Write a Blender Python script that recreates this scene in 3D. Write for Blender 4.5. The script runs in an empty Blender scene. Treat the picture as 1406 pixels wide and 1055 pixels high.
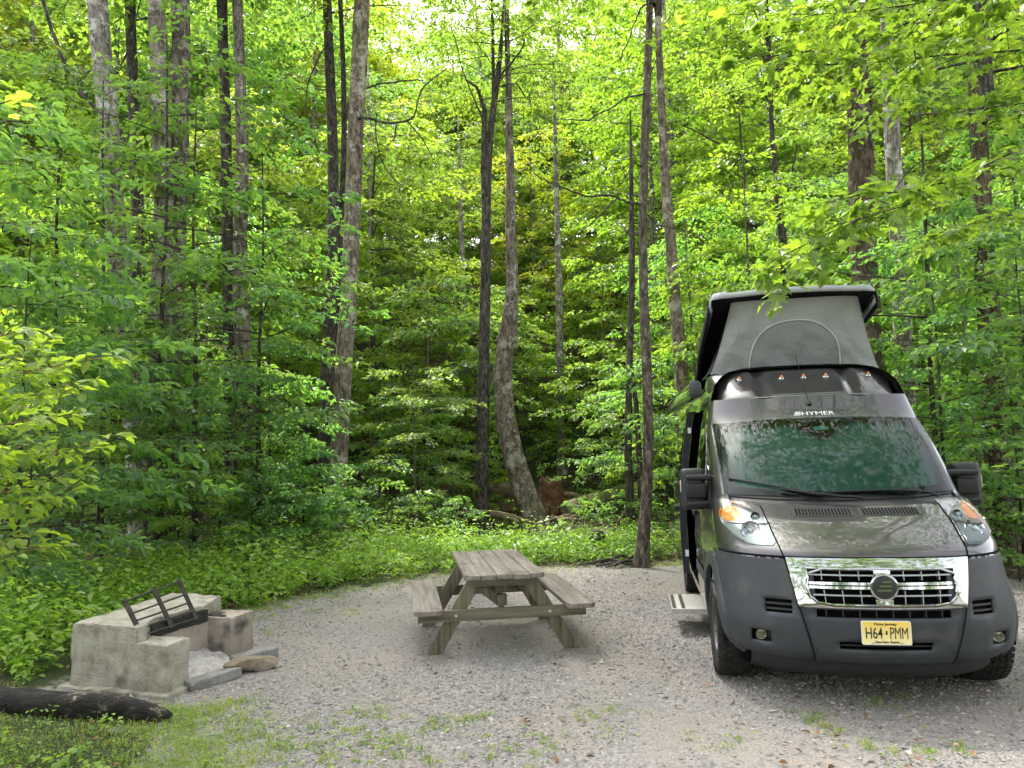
import bpy, bmesh, math, random
import numpy as np
from mathutils import Matrix, Vector

S = bpy.context.scene
COL = S.collection
R_ = math.radians

# ------------------------------------------------------------------ camera
FPX, CH, CPITCH, CROLL = 1040.0, 1.731, 0.097, -0.025
_F = np.array([0, math.cos(CPITCH), math.sin(CPITCH)])
_U0 = np.array([0, -math.sin(CPITCH), math.cos(CPITCH)])
_R0 = np.array([1.0, 0, 0])
_R = _R0 * math.cos(CROLL) + _U0 * math.sin(CROLL)
_U = -_R0 * math.sin(CROLL) + _U0 * math.cos(CROLL)
CAM = np.array([0, 0, CH])
cd = bpy.data.cameras.new('camera')
cam = bpy.data.objects.new('camera', cd)
COL.objects.link(cam)
cd.sensor_width = 36.0
cd.lens = 36.0 * FPX / 1406.0
cd.clip_start, cd.clip_end = 0.05, 2000
m = Matrix([[_R[i], _U[i], -_F[i], CAM[i]] for i in range(3)] + [[0, 0, 0, 1]])
cam.matrix_world = m
S.camera = cam

# ------------------------------------------------------------------ light
SUN_EL, SUN_AZ = R_(57), R_(-24)          # azimuth from +Y (behind the wood) towards -X
w = bpy.data.worlds.new('World')
S.world = w
w.use_nodes = True
nt = w.node_tree
sky = nt.nodes.new('ShaderNodeTexSky')
sky.sky_type = 'NISHITA'
sky.sun_disc = False
sky.sun_elevation = SUN_EL
sky.sun_rotation = SUN_AZ
sky.air_density, sky.dust_density, sky.ozone_density = 1.0, 2.5, 1.0
bg = nt.nodes['Background']
# a bright veil of cloud takes most of the blue out of the sky
bw_ = nt.nodes.new('ShaderNodeRGBToBW'); nt.links.new(sky.outputs[0], bw_.inputs[0])
cm_ = nt.nodes.new('ShaderNodeMix'); cm_.data_type = 'RGBA'; cm_.blend_type = 'MIX'; cm_.inputs[0].default_value = 0.78
cl_ = nt.nodes.new('ShaderNodeMix'); cl_.data_type = 'RGBA'; cl_.blend_type = 'MULTIPLY'; cl_.inputs[0].default_value = 1.0; cl_.clamp_result = False
nt.links.new(bw_.outputs[0], cl_.inputs[6]); cl_.inputs[7].default_value = (1.05, .995, .965, 1)
nt.links.new(sky.outputs[0], cm_.inputs[6]); nt.links.new(cl_.outputs[2], cm_.inputs[7])
nt.links.new(cm_.outputs[2], bg.inputs[0])
bg.inputs[1].default_value = 0.15
sd = bpy.data.lights.new('sun', 'SUN')
sd.energy, sd.angle, sd.color = 1.35, R_(3), (1.0, 0.94, 0.87)
so = bpy.data.objects.new('sun', sd)
COL.objects.link(so)
_sd = Vector((math.sin(SUN_AZ) * math.cos(SUN_EL), math.cos(SUN_AZ) * math.cos(SUN_EL), math.sin(SUN_EL)))
so.rotation_euler = _sd.to_track_quat('Z', 'Y').to_euler()
so.location = (0, 0, 60)
vs = S.view_settings
S.display_settings.display_device = 'sRGB'
vs.view_transform, vs.look, vs.exposure, vs.gamma, vs.use_curve_mapping = 'Standard', 'None', 2.92, 1.0, False
cy = S.cycles
cy.max_bounces, cy.diffuse_bounces, cy.glossy_bounces, cy.transmission_bounces, cy.transparent_max_bounces = 14, 8, 3, 10, 8
cy.sample_clamp_indirect = 8.0
cy.caustics_reflective = cy.caustics_refractive = False
cy.use_adaptive_sampling = True
cy.adaptive_threshold = 0.02
try:
    cy.use_denoising = True
    cy.denoiser = 'OPENIMAGEDENOISE'
    cy.denoising_input_passes = 'RGB_ALBEDO_NORMAL'
except Exception:
    pass
S.render.use_persistent_data = False

# ------------------------------------------------------------------ helpers
def ray(px, py):
    return _F + _R * (px - 703) / FPX - _U * (py - 527.5) / FPX
def P(px, py, y):
    """point seen at a pixel of the photograph, y metres ahead"""
    d = ray(px, py)
    return CAM + d * (y / d[1])

def sstep(a, b, x):
    t = np.clip((np.asarray(x, float) - a) / (b - a), 0, 1)
    return t * t * (3 - 2 * t)

def terrain(x, y):
    x = np.asarray(x, float); y = np.asarray(y, float)
    d = np.maximum(0, y - 20.5)
    z = 0.50 * d * sstep(0, 6, d) / (1 + d / 260.0)
    z = z + 0.10 * np.sin(x * .7 + 1.3) * np.cos(y * .55) * sstep(13, 18, y)
    z = z + 0.25 * np.sin(x * .23 + .5) * sstep(20, 28, y)
    dl = np.maximum(0, -x - 6.0)
    z = z + 0.06 * dl * sstep(0, 4, dl) / (1 + dl / 40)
    return z

def tag(o, label=None, cat=None, group=None, kind=None):
    if label: o['label'] = label
    if cat: o['category'] = cat
    if group: o['group'] = group
    if kind: o['kind'] = kind
    return o
def empty(name, loc=(0, 0, 0), rz=0.0):
    o = bpy.data.objects.new(name, None)
    COL.objects.link(o)
    o.location = tuple(loc); o.rotation_euler = (0, 0, rz)
    o.empty_display_size = 0.2
    return o
def thing(name, label, cat, loc=(0, 0, 0), rz=0.0, group=None):
    return tag(empty(name, loc, rz), label, cat, group)
def obj(name, me, mat=None, parent=None, smooth=None):
    if isinstance(me, bmesh.types.BMesh):
        bm = me
        me = bpy.data.meshes.new(name)
        bm.to_mesh(me); bm.free()
    if mat is not None and not me.materials:
        for mm in (mat if isinstance(mat, (list, tuple)) else [mat]):
            me.materials.append(mm)
    if smooth is not None:
        me.polygons.foreach_set('use_smooth', [smooth] * len(me.polygons))
        if smooth:
            try: me.set_sharp_from_angle(angle=R_(38))
            except Exception: pass
    o = bpy.data.objects.new(name, me)
    COL.objects.link(o)
    if parent is not None: o.parent = parent
    return o
def npmesh(name, V, faces, smooth=False, tone=None, attr='tone'):
    """faces: list of int arrays (n,3) / (n,4)"""
    V = np.asarray(V, np.float32)
    faces = [np.asarray(f, np.int32) for f in faces if len(f)]
    me = bpy.data.meshes.new(name)
    me.vertices.add(len(V)); me.vertices.foreach_set('co', V.ravel())
    li = np.concatenate([f.ravel() for f in faces])
    tot = np.concatenate([np.full(len(f), f.shape[1], np.int32) for f in faces])
    st = np.concatenate([[0], np.cumsum(tot)[:-1]]).astype(np.int32)
    me.loops.add(len(li)); me.loops.foreach_set('vertex_index', li)
    me.polygons.add(len(tot)); me.polygons.foreach_set('loop_start', st)
    try: me.polygons.foreach_set('loop_total', tot)
    except Exception: pass
    me.polygons.foreach_set('use_smooth', np.full(len(tot), smooth, bool))
    if tone is not None:
        a = me.attributes.new(attr, 'FLOAT', 'FACE')
        a.data.foreach_set('value', np.asarray(tone, np.float32))
    me.update(calc_edges=True)
    return me
def nrmz(a):
    return a / np.maximum(np.linalg.norm(a, axis=-1, keepdims=True), 1e-9)

class MB:
    """collects polygons of one part"""
    def __init__(s): s.v = []; s.f = []
    def add(s, V, F):
        b = len(s.v); s.v += [tuple(map(float, p)) for p in V]; s.f += [tuple(i + b for i in q) for q in F]; return s
    def box(s, lo, hi, M=None):
        x0, y0, z0 = lo; x1, y1, z1 = hi
        V = [(x0,y0,z0),(x1,y0,z0),(x1,y1,z0),(x0,y1,z0),(x0,y0,z1),(x1,y0,z1),(x1,y1,z1),(x0,y1,z1)]
        if M is not None: V = [M @ Vector(p) for p in V]
        return s.add(V, [(0,3,2,1),(4,5,6,7),(0,1,5,4),(1,2,6,5),(2,3,7,6),(3,0,4,7)])
    def prism(s, pts, z0, z1):
        n = len(pts)
        z0 = z0 if hasattr(z0, '__len__') else [z0] * n
        z1 = z1 if hasattr(z1, '__len__') else [z1] * n
        V = [(p[0], p[1], z0[i]) for i, p in enumerate(pts)] + [(p[0], p[1], z1[i]) for i, p in enumerate(pts)]
        return s.add(V, [tuple(range(n))[::-1], tuple(range(n, 2*n))] + [(i, (i+1) % n, n + (i+1) % n, n + i) for i in range(n)])
    def tube(s, pts, rad, n=8, cap=True):
        V, F = tube_np(np.array(pts, float), rad, n)
        F = [tuple(q) for q in F]
        if cap:
            F = F + [tuple(range(n))[::-1], tuple(range(len(V) - n, len(V)))]
        return s.add(V, F)
    def beam(s, a, b, w, h, up=(0, 0, 1)):
        a, b, up = Vector(a), Vector(b), Vector(up)
        d = (b - a).normalized(); sx = d.cross(up).normalized() * (w/2); u = sx.cross(d).normalized() * (h/2)
        V = [a-sx-u, a+sx-u, a+sx+u, a-sx+u, b-sx-u, b+sx-u, b+sx+u, b-sx+u]
        return s.add(V, [(0,1,2,3),(7,6,5,4),(0,4,5,1),(1,5,6,2),(2,6,7,3),(3,7,4,0)])
    def grid(s, Pts, flip=False, closed=False):
        Pts = np.asarray(Pts, float); a, b, _ = Pts.shape
        F = []
        for i in range(a - 1):
            for j in range(b - (0 if closed else 1)):
                q = (i*b+j, i*b+(j+1) % b, (i+1)*b+(j+1) % b, (i+1)*b+j)
                F.append(q[::-1] if flip else q)
        return s.add(Pts.reshape(-1, 3), F)
    def bm(s, bevel=0, seg=2, merge=1e-5):
        b = bmesh.new()
        vs_ = [b.verts.new(p) for p in s.v]
        for f in s.f:
            try: b.faces.new([vs_[i] for i in f])
            except ValueError: pass
        if merge: bmesh.ops.remove_doubles(b, verts=b.verts, dist=merge)
        bmesh.ops.recalc_face_normals(b, faces=b.faces)
        if bevel:
            es = [e for e in b.edges if len(e.link_faces) == 2 and e.calc_face_angle(0) > .5]
            if es: bmesh.ops.bevel(b, geom=es, offset=bevel, segments=seg, profile=.6, affect='EDGES', clamp_overlap=True)
        return b
    def build(s, name, mat, parent=None, smooth=True, bevel=0, seg=2):
        return obj(name, s.bm(bevel, seg), mat, parent, smooth)

def tube_np(p, rad, n=8):
    p = np.asarray(p, float); k = len(p)
    rad = np.broadcast_to(np.asarray(rad, float), (k,)) if np.ndim(rad) < 2 else rad
    t = np.gradient(p, axis=0); t = nrmz(t)
    ref = np.array([0, 0, 1.0]) if abs(t.mean(0)[2]) < .8 else np.array([1.0, 0, 0])
    u = nrmz(np.cross(t, ref)); v = np.cross(t, u)
    a = np.linspace(0, 2*np.pi, n, endpoint=False)
    V = p[:, None] + (u[:, None] * np.cos(a)[None, :, None] + v[:, None] * np.sin(a)[None, :, None]) * rad.reshape(k, -1, 1)
    i = np.arange(k - 1)[:, None] * n; j = np.arange(n)[None]; j2 = (j + 1) % n
    F = np.stack([i + j, i + j2, i + n + j2, i + n + j], -1).reshape(-1, 4)
    return V.reshape(-1, 3), F

# ------------------------------------------------------------------ materials
def N(nt_, t, **kw):
    n = nt_.nodes.new(t)
    for k, v in kw.items():
        if k in n.inputs: n.inputs[k].default_value = v
        else: setattr(n, k, v)
    return n
def mat(name, base=(.5, .5, .5), rough=.5, metal=0.0, spec=.5, coat=0.0):
    m_ = bpy.data.materials.new(name); m_.use_nodes = True
    b = m_.node_tree.nodes['Principled BSDF']
    b.inputs['Base Color'].default_value = (*base, 1); b.inputs['Roughness'].default_value = rough
    b.inputs['Metallic'].default_value = metal; b.inputs['Specular IOR Level'].default_value = spec
    b.inputs['Coat Weight'].default_value = coat
    return m_
def ramp(nt_, fac, stops):
    r = nt_.nodes.new('ShaderNodeValToRGB')
    el = r.color_ramp.elements
    while len(el) < len(stops): el.new(.5)
    for e, (p_, c_) in zip(el, stops):
        e.position = p_; e.color = (*c_, 1) if len(c_) == 3 else c_
    nt_.links.new(fac, r.inputs[0])
    return r.outputs[0]
def noisy(name, stops, scale=5.0, detail=6, rough=.8, bump=.3, bscale=None, stretch=(1, 1, 1), bdist=.02, dist=0.0, spec=.3, metal=0.0, second=None):
    """a material whose colour runs through STOPS over a noise, with bump"""
    m_ = mat(name, rough=rough, metal=metal, spec=spec)
    t = m_.node_tree; b = t.nodes['Principled BSDF']
    tc = N(t, 'ShaderNodeTexCoord'); mp = N(t, 'ShaderNodeMapping')
    mp.inputs['Scale'].default_value = stretch
    t.links.new(tc.outputs['Object'], mp.inputs[0])
    n1 = N(t, 'ShaderNodeTexNoise', Scale=scale, Detail=detail, Roughness=.62, Distortion=dist)
    t.links.new(mp.outputs[0], n1.inputs[0])
    c = ramp(t, n1.outputs[0], stops)
    if second:
        n3 = N(t, 'ShaderNodeTexNoise', Scale=second[0], Detail=4)
        t.links.new(mp.outputs[0] if len(second) < 4 else tc.outputs['Object'], n3.inputs[0])
        f = ramp(t, n3.outputs[0], [(second[1], (0, 0, 0)), (second[1] + .12, (1, 1, 1))])
        mx = N(t, 'ShaderNodeMix', data_type='RGBA'); t.links.new(f, mx.inputs[0]); t.links.new(c, mx.inputs[6])
        mx.inputs[7].default_value = (*second[2], 1); c = mx.outputs[2]
    t.links.new(c, b.inputs['Base Color'])
    if bump:
        n2 = N(t, 'ShaderNodeTexNoise', Scale=bscale or scale * 3, Detail=5, Roughness=.65)
        t.links.new(mp.outputs[0], n2.inputs[0])
        bp = N(t, 'ShaderNodeBump', Strength=bump, Distance=bdist)
        t.links.new(n2.outputs[0], bp.inputs['Height']); t.links.new(bp.outputs[0], b.inputs['Normal'])
    return m_

def leaf_mat(name, stops, trans=.50, tcol=(1.85, 1.85, .55), rough=.42, spec=.5):
    m_ = bpy.data.materials.new(name); m_.use_nodes = True
    t = m_.node_tree; b = t.nodes['Principled BSDF']; out = t.nodes['Material Output']
    at = N(t, 'ShaderNodeAttribute', attribute_name='tone')
    oi = N(t, 'ShaderNodeObjectInfo')
    c = ramp(t, at.outputs['Fac'], stops)
    mu = N(t, 'ShaderNodeMix', data_type='RGBA', blend_type='MULTIPLY'); mu.inputs[0].default_value = 1
    t.links.new(c, mu.inputs[6]); t.links.new(oi.outputs['Color'], mu.inputs[7])
    t.links.new(mu.outputs[2], b.inputs['Base Color'])
    b.inputs['Roughness'].default_value = rough; b.inputs['Specular IOR Level'].default_value = spec
    tr = N(t, 'ShaderNodeBsdfTranslucent')
    m2 = N(t, 'ShaderNodeMix', data_type='RGBA', blend_type='MULTIPLY', clamp_result=False); m2.inputs[0].default_value = 1
    t.links.new(mu.outputs[2], m2.inputs[6]); m2.inputs[7].default_value = (*[q * 1.5 for q in tcol], 1)
    t.links.new(m2.outputs[2], tr.inputs[0])
    ms = N(t, 'ShaderNodeMixShader'); ms.inputs[0].default_value = trans
    t.links.new(b.outputs[0], ms.inputs[1]); t.links.new(tr.outputs[0], ms.inputs[2])
    t.links.new(ms.outputs[0], out.inputs[0])
    return m_

LEAF = [(0, (.060, .106, .044)), (.45, (.095, .160, .052)), (.8, (.132, .204, .056)), (1, (.18, .255, .06))]
M = {}
M['leaf'] = leaf_mat('leaf_green', LEAF)
M['herb'] = leaf_mat('herb_green', [(0, (.085, .155, .034)), (.5, (.155, .265, .05)), (1, (.23, .34, .07))], trans=.4)
M['grass'] = leaf_mat('grass_green', [(0, (.085, .15, .03)), (.55, (.165, .25, .05)), (1, (.32, .30, .10))], trans=.35)
M['litter'] = leaf_mat('dead_leaf', [(0, (.10, .05, .022)), (.5, (.20, .105, .05)), (.85, (.30, .19, .09)), (1, (.28, .27, .06))], trans=.15, tcol=(1, .9, .7))

def bark_mat(name, dark, mid, light, lichen, lich=.58, vs_=.30):
    m_ = mat(name, rough=.95, spec=.15)
    t = m_.node_tree; b = t.nodes['Principled BSDF']
    tc = N(t, 'ShaderNodeTexCoord'); mp = N(t, 'ShaderNodeMapping'); mp.inputs['Scale'].default_value = (1, 1, vs_)
    t.links.new(tc.outputs['Object'], mp.inputs[0])
    n1 = N(t, 'ShaderNodeTexNoise', Scale=15, Detail=9, Roughness=.72, Distortion=.5); t.links.new(mp.outputs[0], n1.inputs[0])
    c = ramp(t, n1.outputs[0], [(.38, dark), (.5, mid), (.61, light)])
    n2 = N(t, 'ShaderNodeTexNoise', Scale=3.2, Detail=8, Roughness=.75); t.links.new(tc.outputs['Object'], n2.inputs[0])
    f = ramp(t, n2.outputs[0], [(lich, (0, 0, 0)), (lich + .07, (1, 1, 1))])
    mx = N(t, 'ShaderNodeMix', data_type='RGBA'); t.links.new(f, mx.inputs[0]); t.links.new(c, mx.inputs[6]); mx.inputs[7].default_value = (*lichen, 1)
    oi = N(t, 'ShaderNodeObjectInfo')
    mu = N(t, 'ShaderNodeMix', data_type='RGBA', blend_type='MULTIPLY'); mu.inputs[0].default_value = 1
    mp3 = N(t, 'ShaderNodeMapping'); mp3.inputs['Scale'].default_value = (1, 1, .5); t.links.new(tc.outputs['Object'], mp3.inputs[0])
    n5 = N(t, 'ShaderNodeTexNoise', Scale=11, Detail=8, Roughness=.75, Distortion=.7); t.links.new(mp3.outputs[0], n5.inputs[0])
    f5 = ramp(t, n5.outputs[0], [(.56, (0, 0, 0)), (.63, (.85, .85, .85))])
    m5 = N(t, 'ShaderNodeMix', data_type='RGBA'); t.links.new(f5, m5.inputs[0]); t.links.new(mx.outputs[2], m5.inputs[6]); m5.inputs[7].default_value = (*[.55 * q + .45 * l_ for q, l_ in zip(lichen, light)], 1)
    f6 = ramp(t, n5.outputs[0], [(.36, (.8, .8, .8)), (.43, (0, 0, 0))])
    m6 = N(t, 'ShaderNodeMix', data_type='RGBA'); t.links.new(f6, m6.inputs[0]); t.links.new(m5.outputs[2], m6.inputs[6]); m6.inputs[7].default_value = (*dark, 1); mx = m6
    t.links.new(mx.outputs[2], mu.inputs[6]); t.links.new(oi.outputs['Color'], mu.inputs[7])
    t.links.new(mu.outputs[2], b.inputs['Base Color'])
    bp = N(t, 'ShaderNodeBump', Strength=.9, Distance=.03)
    vo = N(t, 'ShaderNodeTexVoronoi', Scale=26, feature='DISTANCE_TO_EDGE'); t.links.new(mp.outputs[0], vo.inputs[0])
    ad = N(t, 'ShaderNodeMath', operation='ADD'); t.links.new(n1.outputs[0], ad.inputs[0]); t.links.new(vo.outputs[0], ad.inputs[1])
    t.links.new(ad.outputs[0], bp.inputs['Height']); t.links.new(bp.outputs[0], b.inputs['Normal'])
    return m_
M['bark'] = bark_mat('bark_brown', (.045, .037, .030), (.135, .115, .092), (.26, .23, .19), (.46, .45, .40), .57)
M['bark_pale'] = bark_mat('bark_pale', (.07, .06, .05), (.195, .175, .148), (.34, .315, .275), (.52, .52, .48), .52)
M['bark_dark'] = bark_mat('bark_dark', (.022, .019, .016), (.062, .054, .046), (.125, .112, .096), (.25, .25, .22), .64)
M['twig'] = mat('twig_brown', (.06, .048, .035), .9, spec=.2)
M['twig_tan'] = mat('twig_tan', (.20, .14, .07), .8, spec=.2)
# ------------------------------------------------------------------ ground
PAD = np.array([(-1.5, 2.5), (-1.95, 4.3), (-2.25, 5.0), (-2.7, 5.75), (-3.55, 6.1), (-3.3, 7.6), (-3.35, 9.0), (-2.9, 9.9), (-2.3, 10.5), (-1.3, 11.5), (0, 11.9),
                (1.6, 12.0), (3.2, 12.4), (5.2, 12.2), (6.3, 10.2), (6.6, 8), (8.0, 6), (12, 4), (12, 2.5)])
def pad_sd(x, y):
    """signed distance to the gravel pad, negative inside"""
    x = np.asarray(x, float); y = np.asarray(y, float)
    d = np.full(x.shape, 1e9); ins = np.zeros(x.shape, bool)
    n = len(PAD)
    for i in range(n):
        a = PAD[i]; b = PAD[(i + 1) % n]; e = b - a
        t = np.clip(((x - a[0]) * e[0] + (y - a[1]) * e[1]) / (e @ e), 0, 1)
        d = np.minimum(d, np.hypot(x - a[0] - e[0]*t, y - a[1] - e[1]*t))
        if a[1] != b[1]:
            ins ^= ((a[1] > y) != (b[1] > y)) & (x < (b[0]-a[0]) * (y-a[1]) / (b[1]-a[1]) + a[0])
    return np.where(ins, -d, d)
gx = np.concatenate([np.linspace(-160, -13, 30), np.arange(-12, 12.01, .13), np.linspace(13, 160, 30)])
gy = np.concatenate([np.linspace(-80, 2, 24), np.arange(2.5, 16, .13), np.arange(16, 42, .55), np.linspace(43, 200, 50)])
GX, GY = np.meshgrid(gx, gy)
GZ = terrain(GX, GY)
sdv = pad_sd(GX, GY)
GZ = GZ + np.where(sdv > 0, .03 * sstep(0, .6, sdv), 0) + .012 * np.sin(GX * 2.1) * np.sin(GY * 1.7)
ny_, nx_ = GX.shape
idx = np.arange(ny_ * nx_).reshape(ny_, nx_)
gf = np.stack([idx[:-1, :-1], idx[:-1, 1:], idx[1:, 1:], idx[1:, :-1]], -1).reshape(-1, 4)
gme = npmesh('ground', np.stack([GX, GY, GZ], -1).reshape(-1, 3), [gf], smooth=True)
a = gme.attributes.new('pad', 'FLOAT', 'POINT'); a.data.foreach_set('value', np.clip(sdv, -3, 3).ravel().astype(np.float32))
def ground_mat():
    m_ = mat('gravel_and_soil', rough=.95, spec=.2)
    t = m_.node_tree; b = t.nodes['Principled BSDF']
    tc = N(t, 'ShaderNodeTexCoord')
    at = N(t, 'ShaderNodeAttribute', attribute_name='pad')
    ne = N(t, 'ShaderNodeTexNoise', Scale=2.2, Detail=8, Roughness=.7); t.links.new(tc.outputs['Object'], ne.inputs[0])
    ma = N(t, 'ShaderNodeMath', operation='MULTIPLY_ADD'); t.links.new(ne.outputs[0], ma.inputs[0]); ma.inputs[1].default_value = 1.6; ma.inputs[2].default_value = -.8
    ad = N(t, 'ShaderNodeMath', operation='ADD'); t.links.new(at.outputs['Fac'], ad.inputs[0]); t.links.new(ma.outputs[0], ad.inputs[1])
    edge = ramp(t, ad.outputs[0], [(.0, (0, 0, 0)), (.18, (1, 1, 1))])
    # gravel
    vo = N(t, 'ShaderNodeTexVoronoi', Scale=60, Randomness=1.0); t.links.new(tc.outputs['Object'], vo.inputs[0])
    bw = N(t, 'ShaderNodeRGBToBW'); t.links.new(vo.outputs['Color'], bw.inputs[0])
    g1 = ramp(t, bw.outputs[0], [(.15, (.17, .16, .153)), (.45, (.215, .204, .193)), (.7, (.255, .242, .228)), (.9, (.315, .30, .285))])
    nf = N(t, 'ShaderNodeTexNoise', Scale=.9, Detail=7, Roughness=.65, Distortion=.6); t.links.new(tc.outputs['Object'], nf.inputs[0])
    ff = ramp(t, nf.outputs[0], [(.40, (0, 0, 0)), (.58, (.9, .9, .9))])
    fine = N(t, 'ShaderNodeTexNoise', Scale=60, Detail=6); t.links.new(tc.outputs['Object'], fine.inputs[0])
    g2 = ramp(t, fine.outputs[0], [(.3, (.215, .188, .160)), (.7, (.31, .278, .243))])
    mg = N(t, 'ShaderNodeMix', data_type='RGBA'); t.links.new(ff, mg.inputs[0]); t.links.new(g1, mg.inputs[6]); t.links.new(g2, mg.inputs[7])
    # soil with leaf litter
    vs2 = N(t, 'ShaderNodeTexVoronoi', Scale=14, Randomness=1.0); t.links.new(tc.outputs['Object'], vs2.inputs[0])
    bw2 = N(t, 'ShaderNodeRGBToBW'); t.links.new(vs2.outputs['Color'], bw2.inputs[0])
    s1 = ramp(t, bw2.outputs[0], [(.15, (.035, .026, .018)), (.5, (.075, .055, .036)), (.8, (.12, .088, .055)), (.95, (.19, .14, .09))])
    ns = N(t, 'ShaderNodeTexNoise', Scale=.5, Detail=6); t.links.new(tc.outputs['Object'], ns.inputs[0])
    fs = ramp(t, ns.outputs[0], [(.38, (0, 0, 0)), (.55, (.9, .9, .9))])
    mo = N(t, 'ShaderNodeMix', data_type='RGBA'); t.links.new(fs, mo.inputs[0]); t.links.new(s1, mo.inputs[6]); mo.inputs[7].default_value = (.028, .042, .014, 1)
    mx = N(t, 'ShaderNodeMix', data_type='RGBA'); t.links.new(edge, mx.inputs[0]); t.links.new(mg.outputs[2], mx.inputs[6]); t.links.new(mo.outputs[2], mx.inputs[7])
    t.links.new(mx.outputs[2], b.inputs['Base Color'])
    hs = N(t, 'ShaderNodeMath', operation='MULTIPLY'); t.links.new(vo.outputs['Distance'], hs.inputs[0]); hs.inputs[1].default_value = -1.0
    h2 = N(t, 'ShaderNodeMath', operation='ADD'); t.links.new(hs.outputs[0], h2.inputs[0]); t.links.new(fine.outputs[0], h2.inputs[1])
    bp = N(t, 'ShaderNodeBump', Strength=.7, Distance=.012); t.links.new(h2.outputs[0], bp.inputs['Height']); t.links.new(bp.outputs[0], b.inputs['Normal'])
    return m_
tag(obj('ground', gme, ground_mat()), kind='structure')

# ---- loose stones of the gravel (nobody could count them)
rng = np.random.default_rng(7)
def stones():
    n = 250000
    u = rng.random(n)
    y = 3.6 * (13.0 / 3.6) ** (u ** 1.25)
    x = rng.uniform(-4.2, 7.0, n)
    k = (pad_sd(x, y) < .25 * rng.random(n)) & (np.abs(x) < .72 * y + .6)
    x, y = x[k], y[k]
    # fewer stones where fines show, in soft patches
    f = np.sin(x*1.3 + .7*y) + np.sin(x*.6 - 1.1*y + 2) + .8*np.sin(2.9*x + .4*y)
    k = rng.random(len(x)) < np.clip(.62 + .28 * f, .12, 1)
    x, y = x[k], y[k]; n = len(x)
    r = np.exp(rng.normal(math.log(.0076), .42, n)).clip(.0035, .026)
    oc = np.array([(1,0,0),(0,1,0),(-1,0,0),(0,-1,0),(.15,.1,1),(0,0,-1)], float)
    v = oc[None] * (1 + .3 * rng.normal(size=(n, 6, 1))) * r[:, None, None]
    v[:, :, 0] *= rng.uniform(.8, 1.7, (n, 1)); v[:, :, 2] *= rng.uniform(.3, .75, (n, 1))
    a = rng.uniform(0, 6.283, n); ca, sa = np.cos(a)[:, None], np.sin(a)[:, None]
    tl = rng.normal(0, .25, (n, 1))
    vx = v[:, :, 0] * ca - v[:, :, 1] * sa; vy = v[:, :, 0] * sa + v[:, :, 1] * ca
    vz = v[:, :, 2] + v[:, :, 0] * tl
    gz = terrain(x, y) + .012 * np.sin(x * 2.1) * np.sin(y * 1.7)
    V = np.stack([vx + x[:, None], vy + y[:, None], vz + (gz + r * .12)[:, None]], -1)
    ft = np.array([(0,1,4),(1,2,4),(2,3,4),(3,0,4),(1,0,5),(2,1,5),(3,2,5),(0,3,5)])
    Fc = (ft[None] + (np.arange(n) * 6)[:, None, None]).reshape(-1, 3)
    tone = np.repeat(np.clip(rng.normal(.5, .2, n), 0, 1), 8)
    me = npmesh('gravel', V.reshape(-1, 3), [Fc], tone=tone)
    m_ = mat('gravel_stone', rough=.85, spec=.3)
    t = m_.node_tree; at = N(t, 'ShaderNodeAttribute', attribute_name='tone')
    t.links.new(ramp(t, at.outputs['Fac'], [(.05, (.115, .11, .108)), (.35, (.195, .186, .178)), (.6, (.255, .244, .232)), (.8, (.30, .268, .235)), (.95, (.42, .405, .385))]), t.nodes['Principled BSDF'].inputs['Base Color'])
    tag(obj('gravel', me, m_), 'loose grey crushed stone covering the parking pad', 'gravel', kind='stuff')
stones()
# ------------------------------------------------------------------ foliage
OVAL = (np.array([(0,0,0),(.28,.25,.04),(.62,.22,.02),(1,0,-.10),(.62,-.22,.02),(.28,-.25,.04),(.45,0,-.03)], float),
        np.array([(0,1,2,6),(6,2,3,3),(0,6,4,5),(6,3,3,4)]), None)
OV_V = np.array([(0,0,0),(.3,.26,.05),(.65,.21,.03),(1,0,-.12),(.65,-.21,.03),(.3,-.26,.05)], float)
OV_F = [np.array([(0,1,2,3)]), np.array([(0,3,4,5)])]
KI_V = np.array([(0,0,0),(.42,.30,.05),(1,0,-.10),(.42,-.30,.05)], float)
KI_F = [np.array([(0,1,2)]), np.array([(0,2,3)])]
# five lobed maple leaf
MP_V = np.array([(0,0,0),(-.12,.22,.0),(.02,.30,.0),(.06,.52,-.05),(.24,.34,.02),(.52,.55,-.08),(.46,.30,.02),(.55,.16,.02),(.72,.20,-.02),(1.0,0,-.12),
                 (.72,-.20,-.02),(.55,-.16,.02),(.46,-.30,.02),(.52,-.55,-.08),(.24,-.34,.02),(.06,-.52,-.05),(.02,-.30,0),(-.12,-.22,0),(.32,0,-.04)], float)
MP_F = [np.array([(18, i, i+1)]) for i in range(0, 17)] + [np.array([(18, 17, 0)])]
def leaves(name, pos, d, nr, size, rng, kind='oval', tone=None, width=1.0, mat_='leaf', wood=None):
    V0, F0 = {'oval': (OV_V, OV_F), 'kite': (KI_V, KI_F), 'maple': (MP_V, MP_F)}[kind]
    n = len(pos); k = len(V0)
    d = nrmz(d); y = nrmz(np.cross(nr, d)); nz = np.cross(d, y)
    T = V0.copy(); T[:, 1] *= width
    curl = rng.uniform(.3, 2.2, (n, 1, 1))
    V = pos[:, None] + size[:, None, None] * (T[None, :, 0:1] * d[:, None] + T[None, :, 1:2] * y[:, None] + T[None, :, 2:3] * curl * nz[:, None])
    fa = np.concatenate(F0); nf = len(fa)
    Fc = (fa[None] + (np.arange(n) * k)[:, None, None]).reshape(-1, fa.shape[1])
    if tone is None: tone = np.clip(rng.normal(.45, .2, n), 0, 1)
    return V.reshape(-1, 3), Fc, np.repeat(tone, nf)

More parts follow.
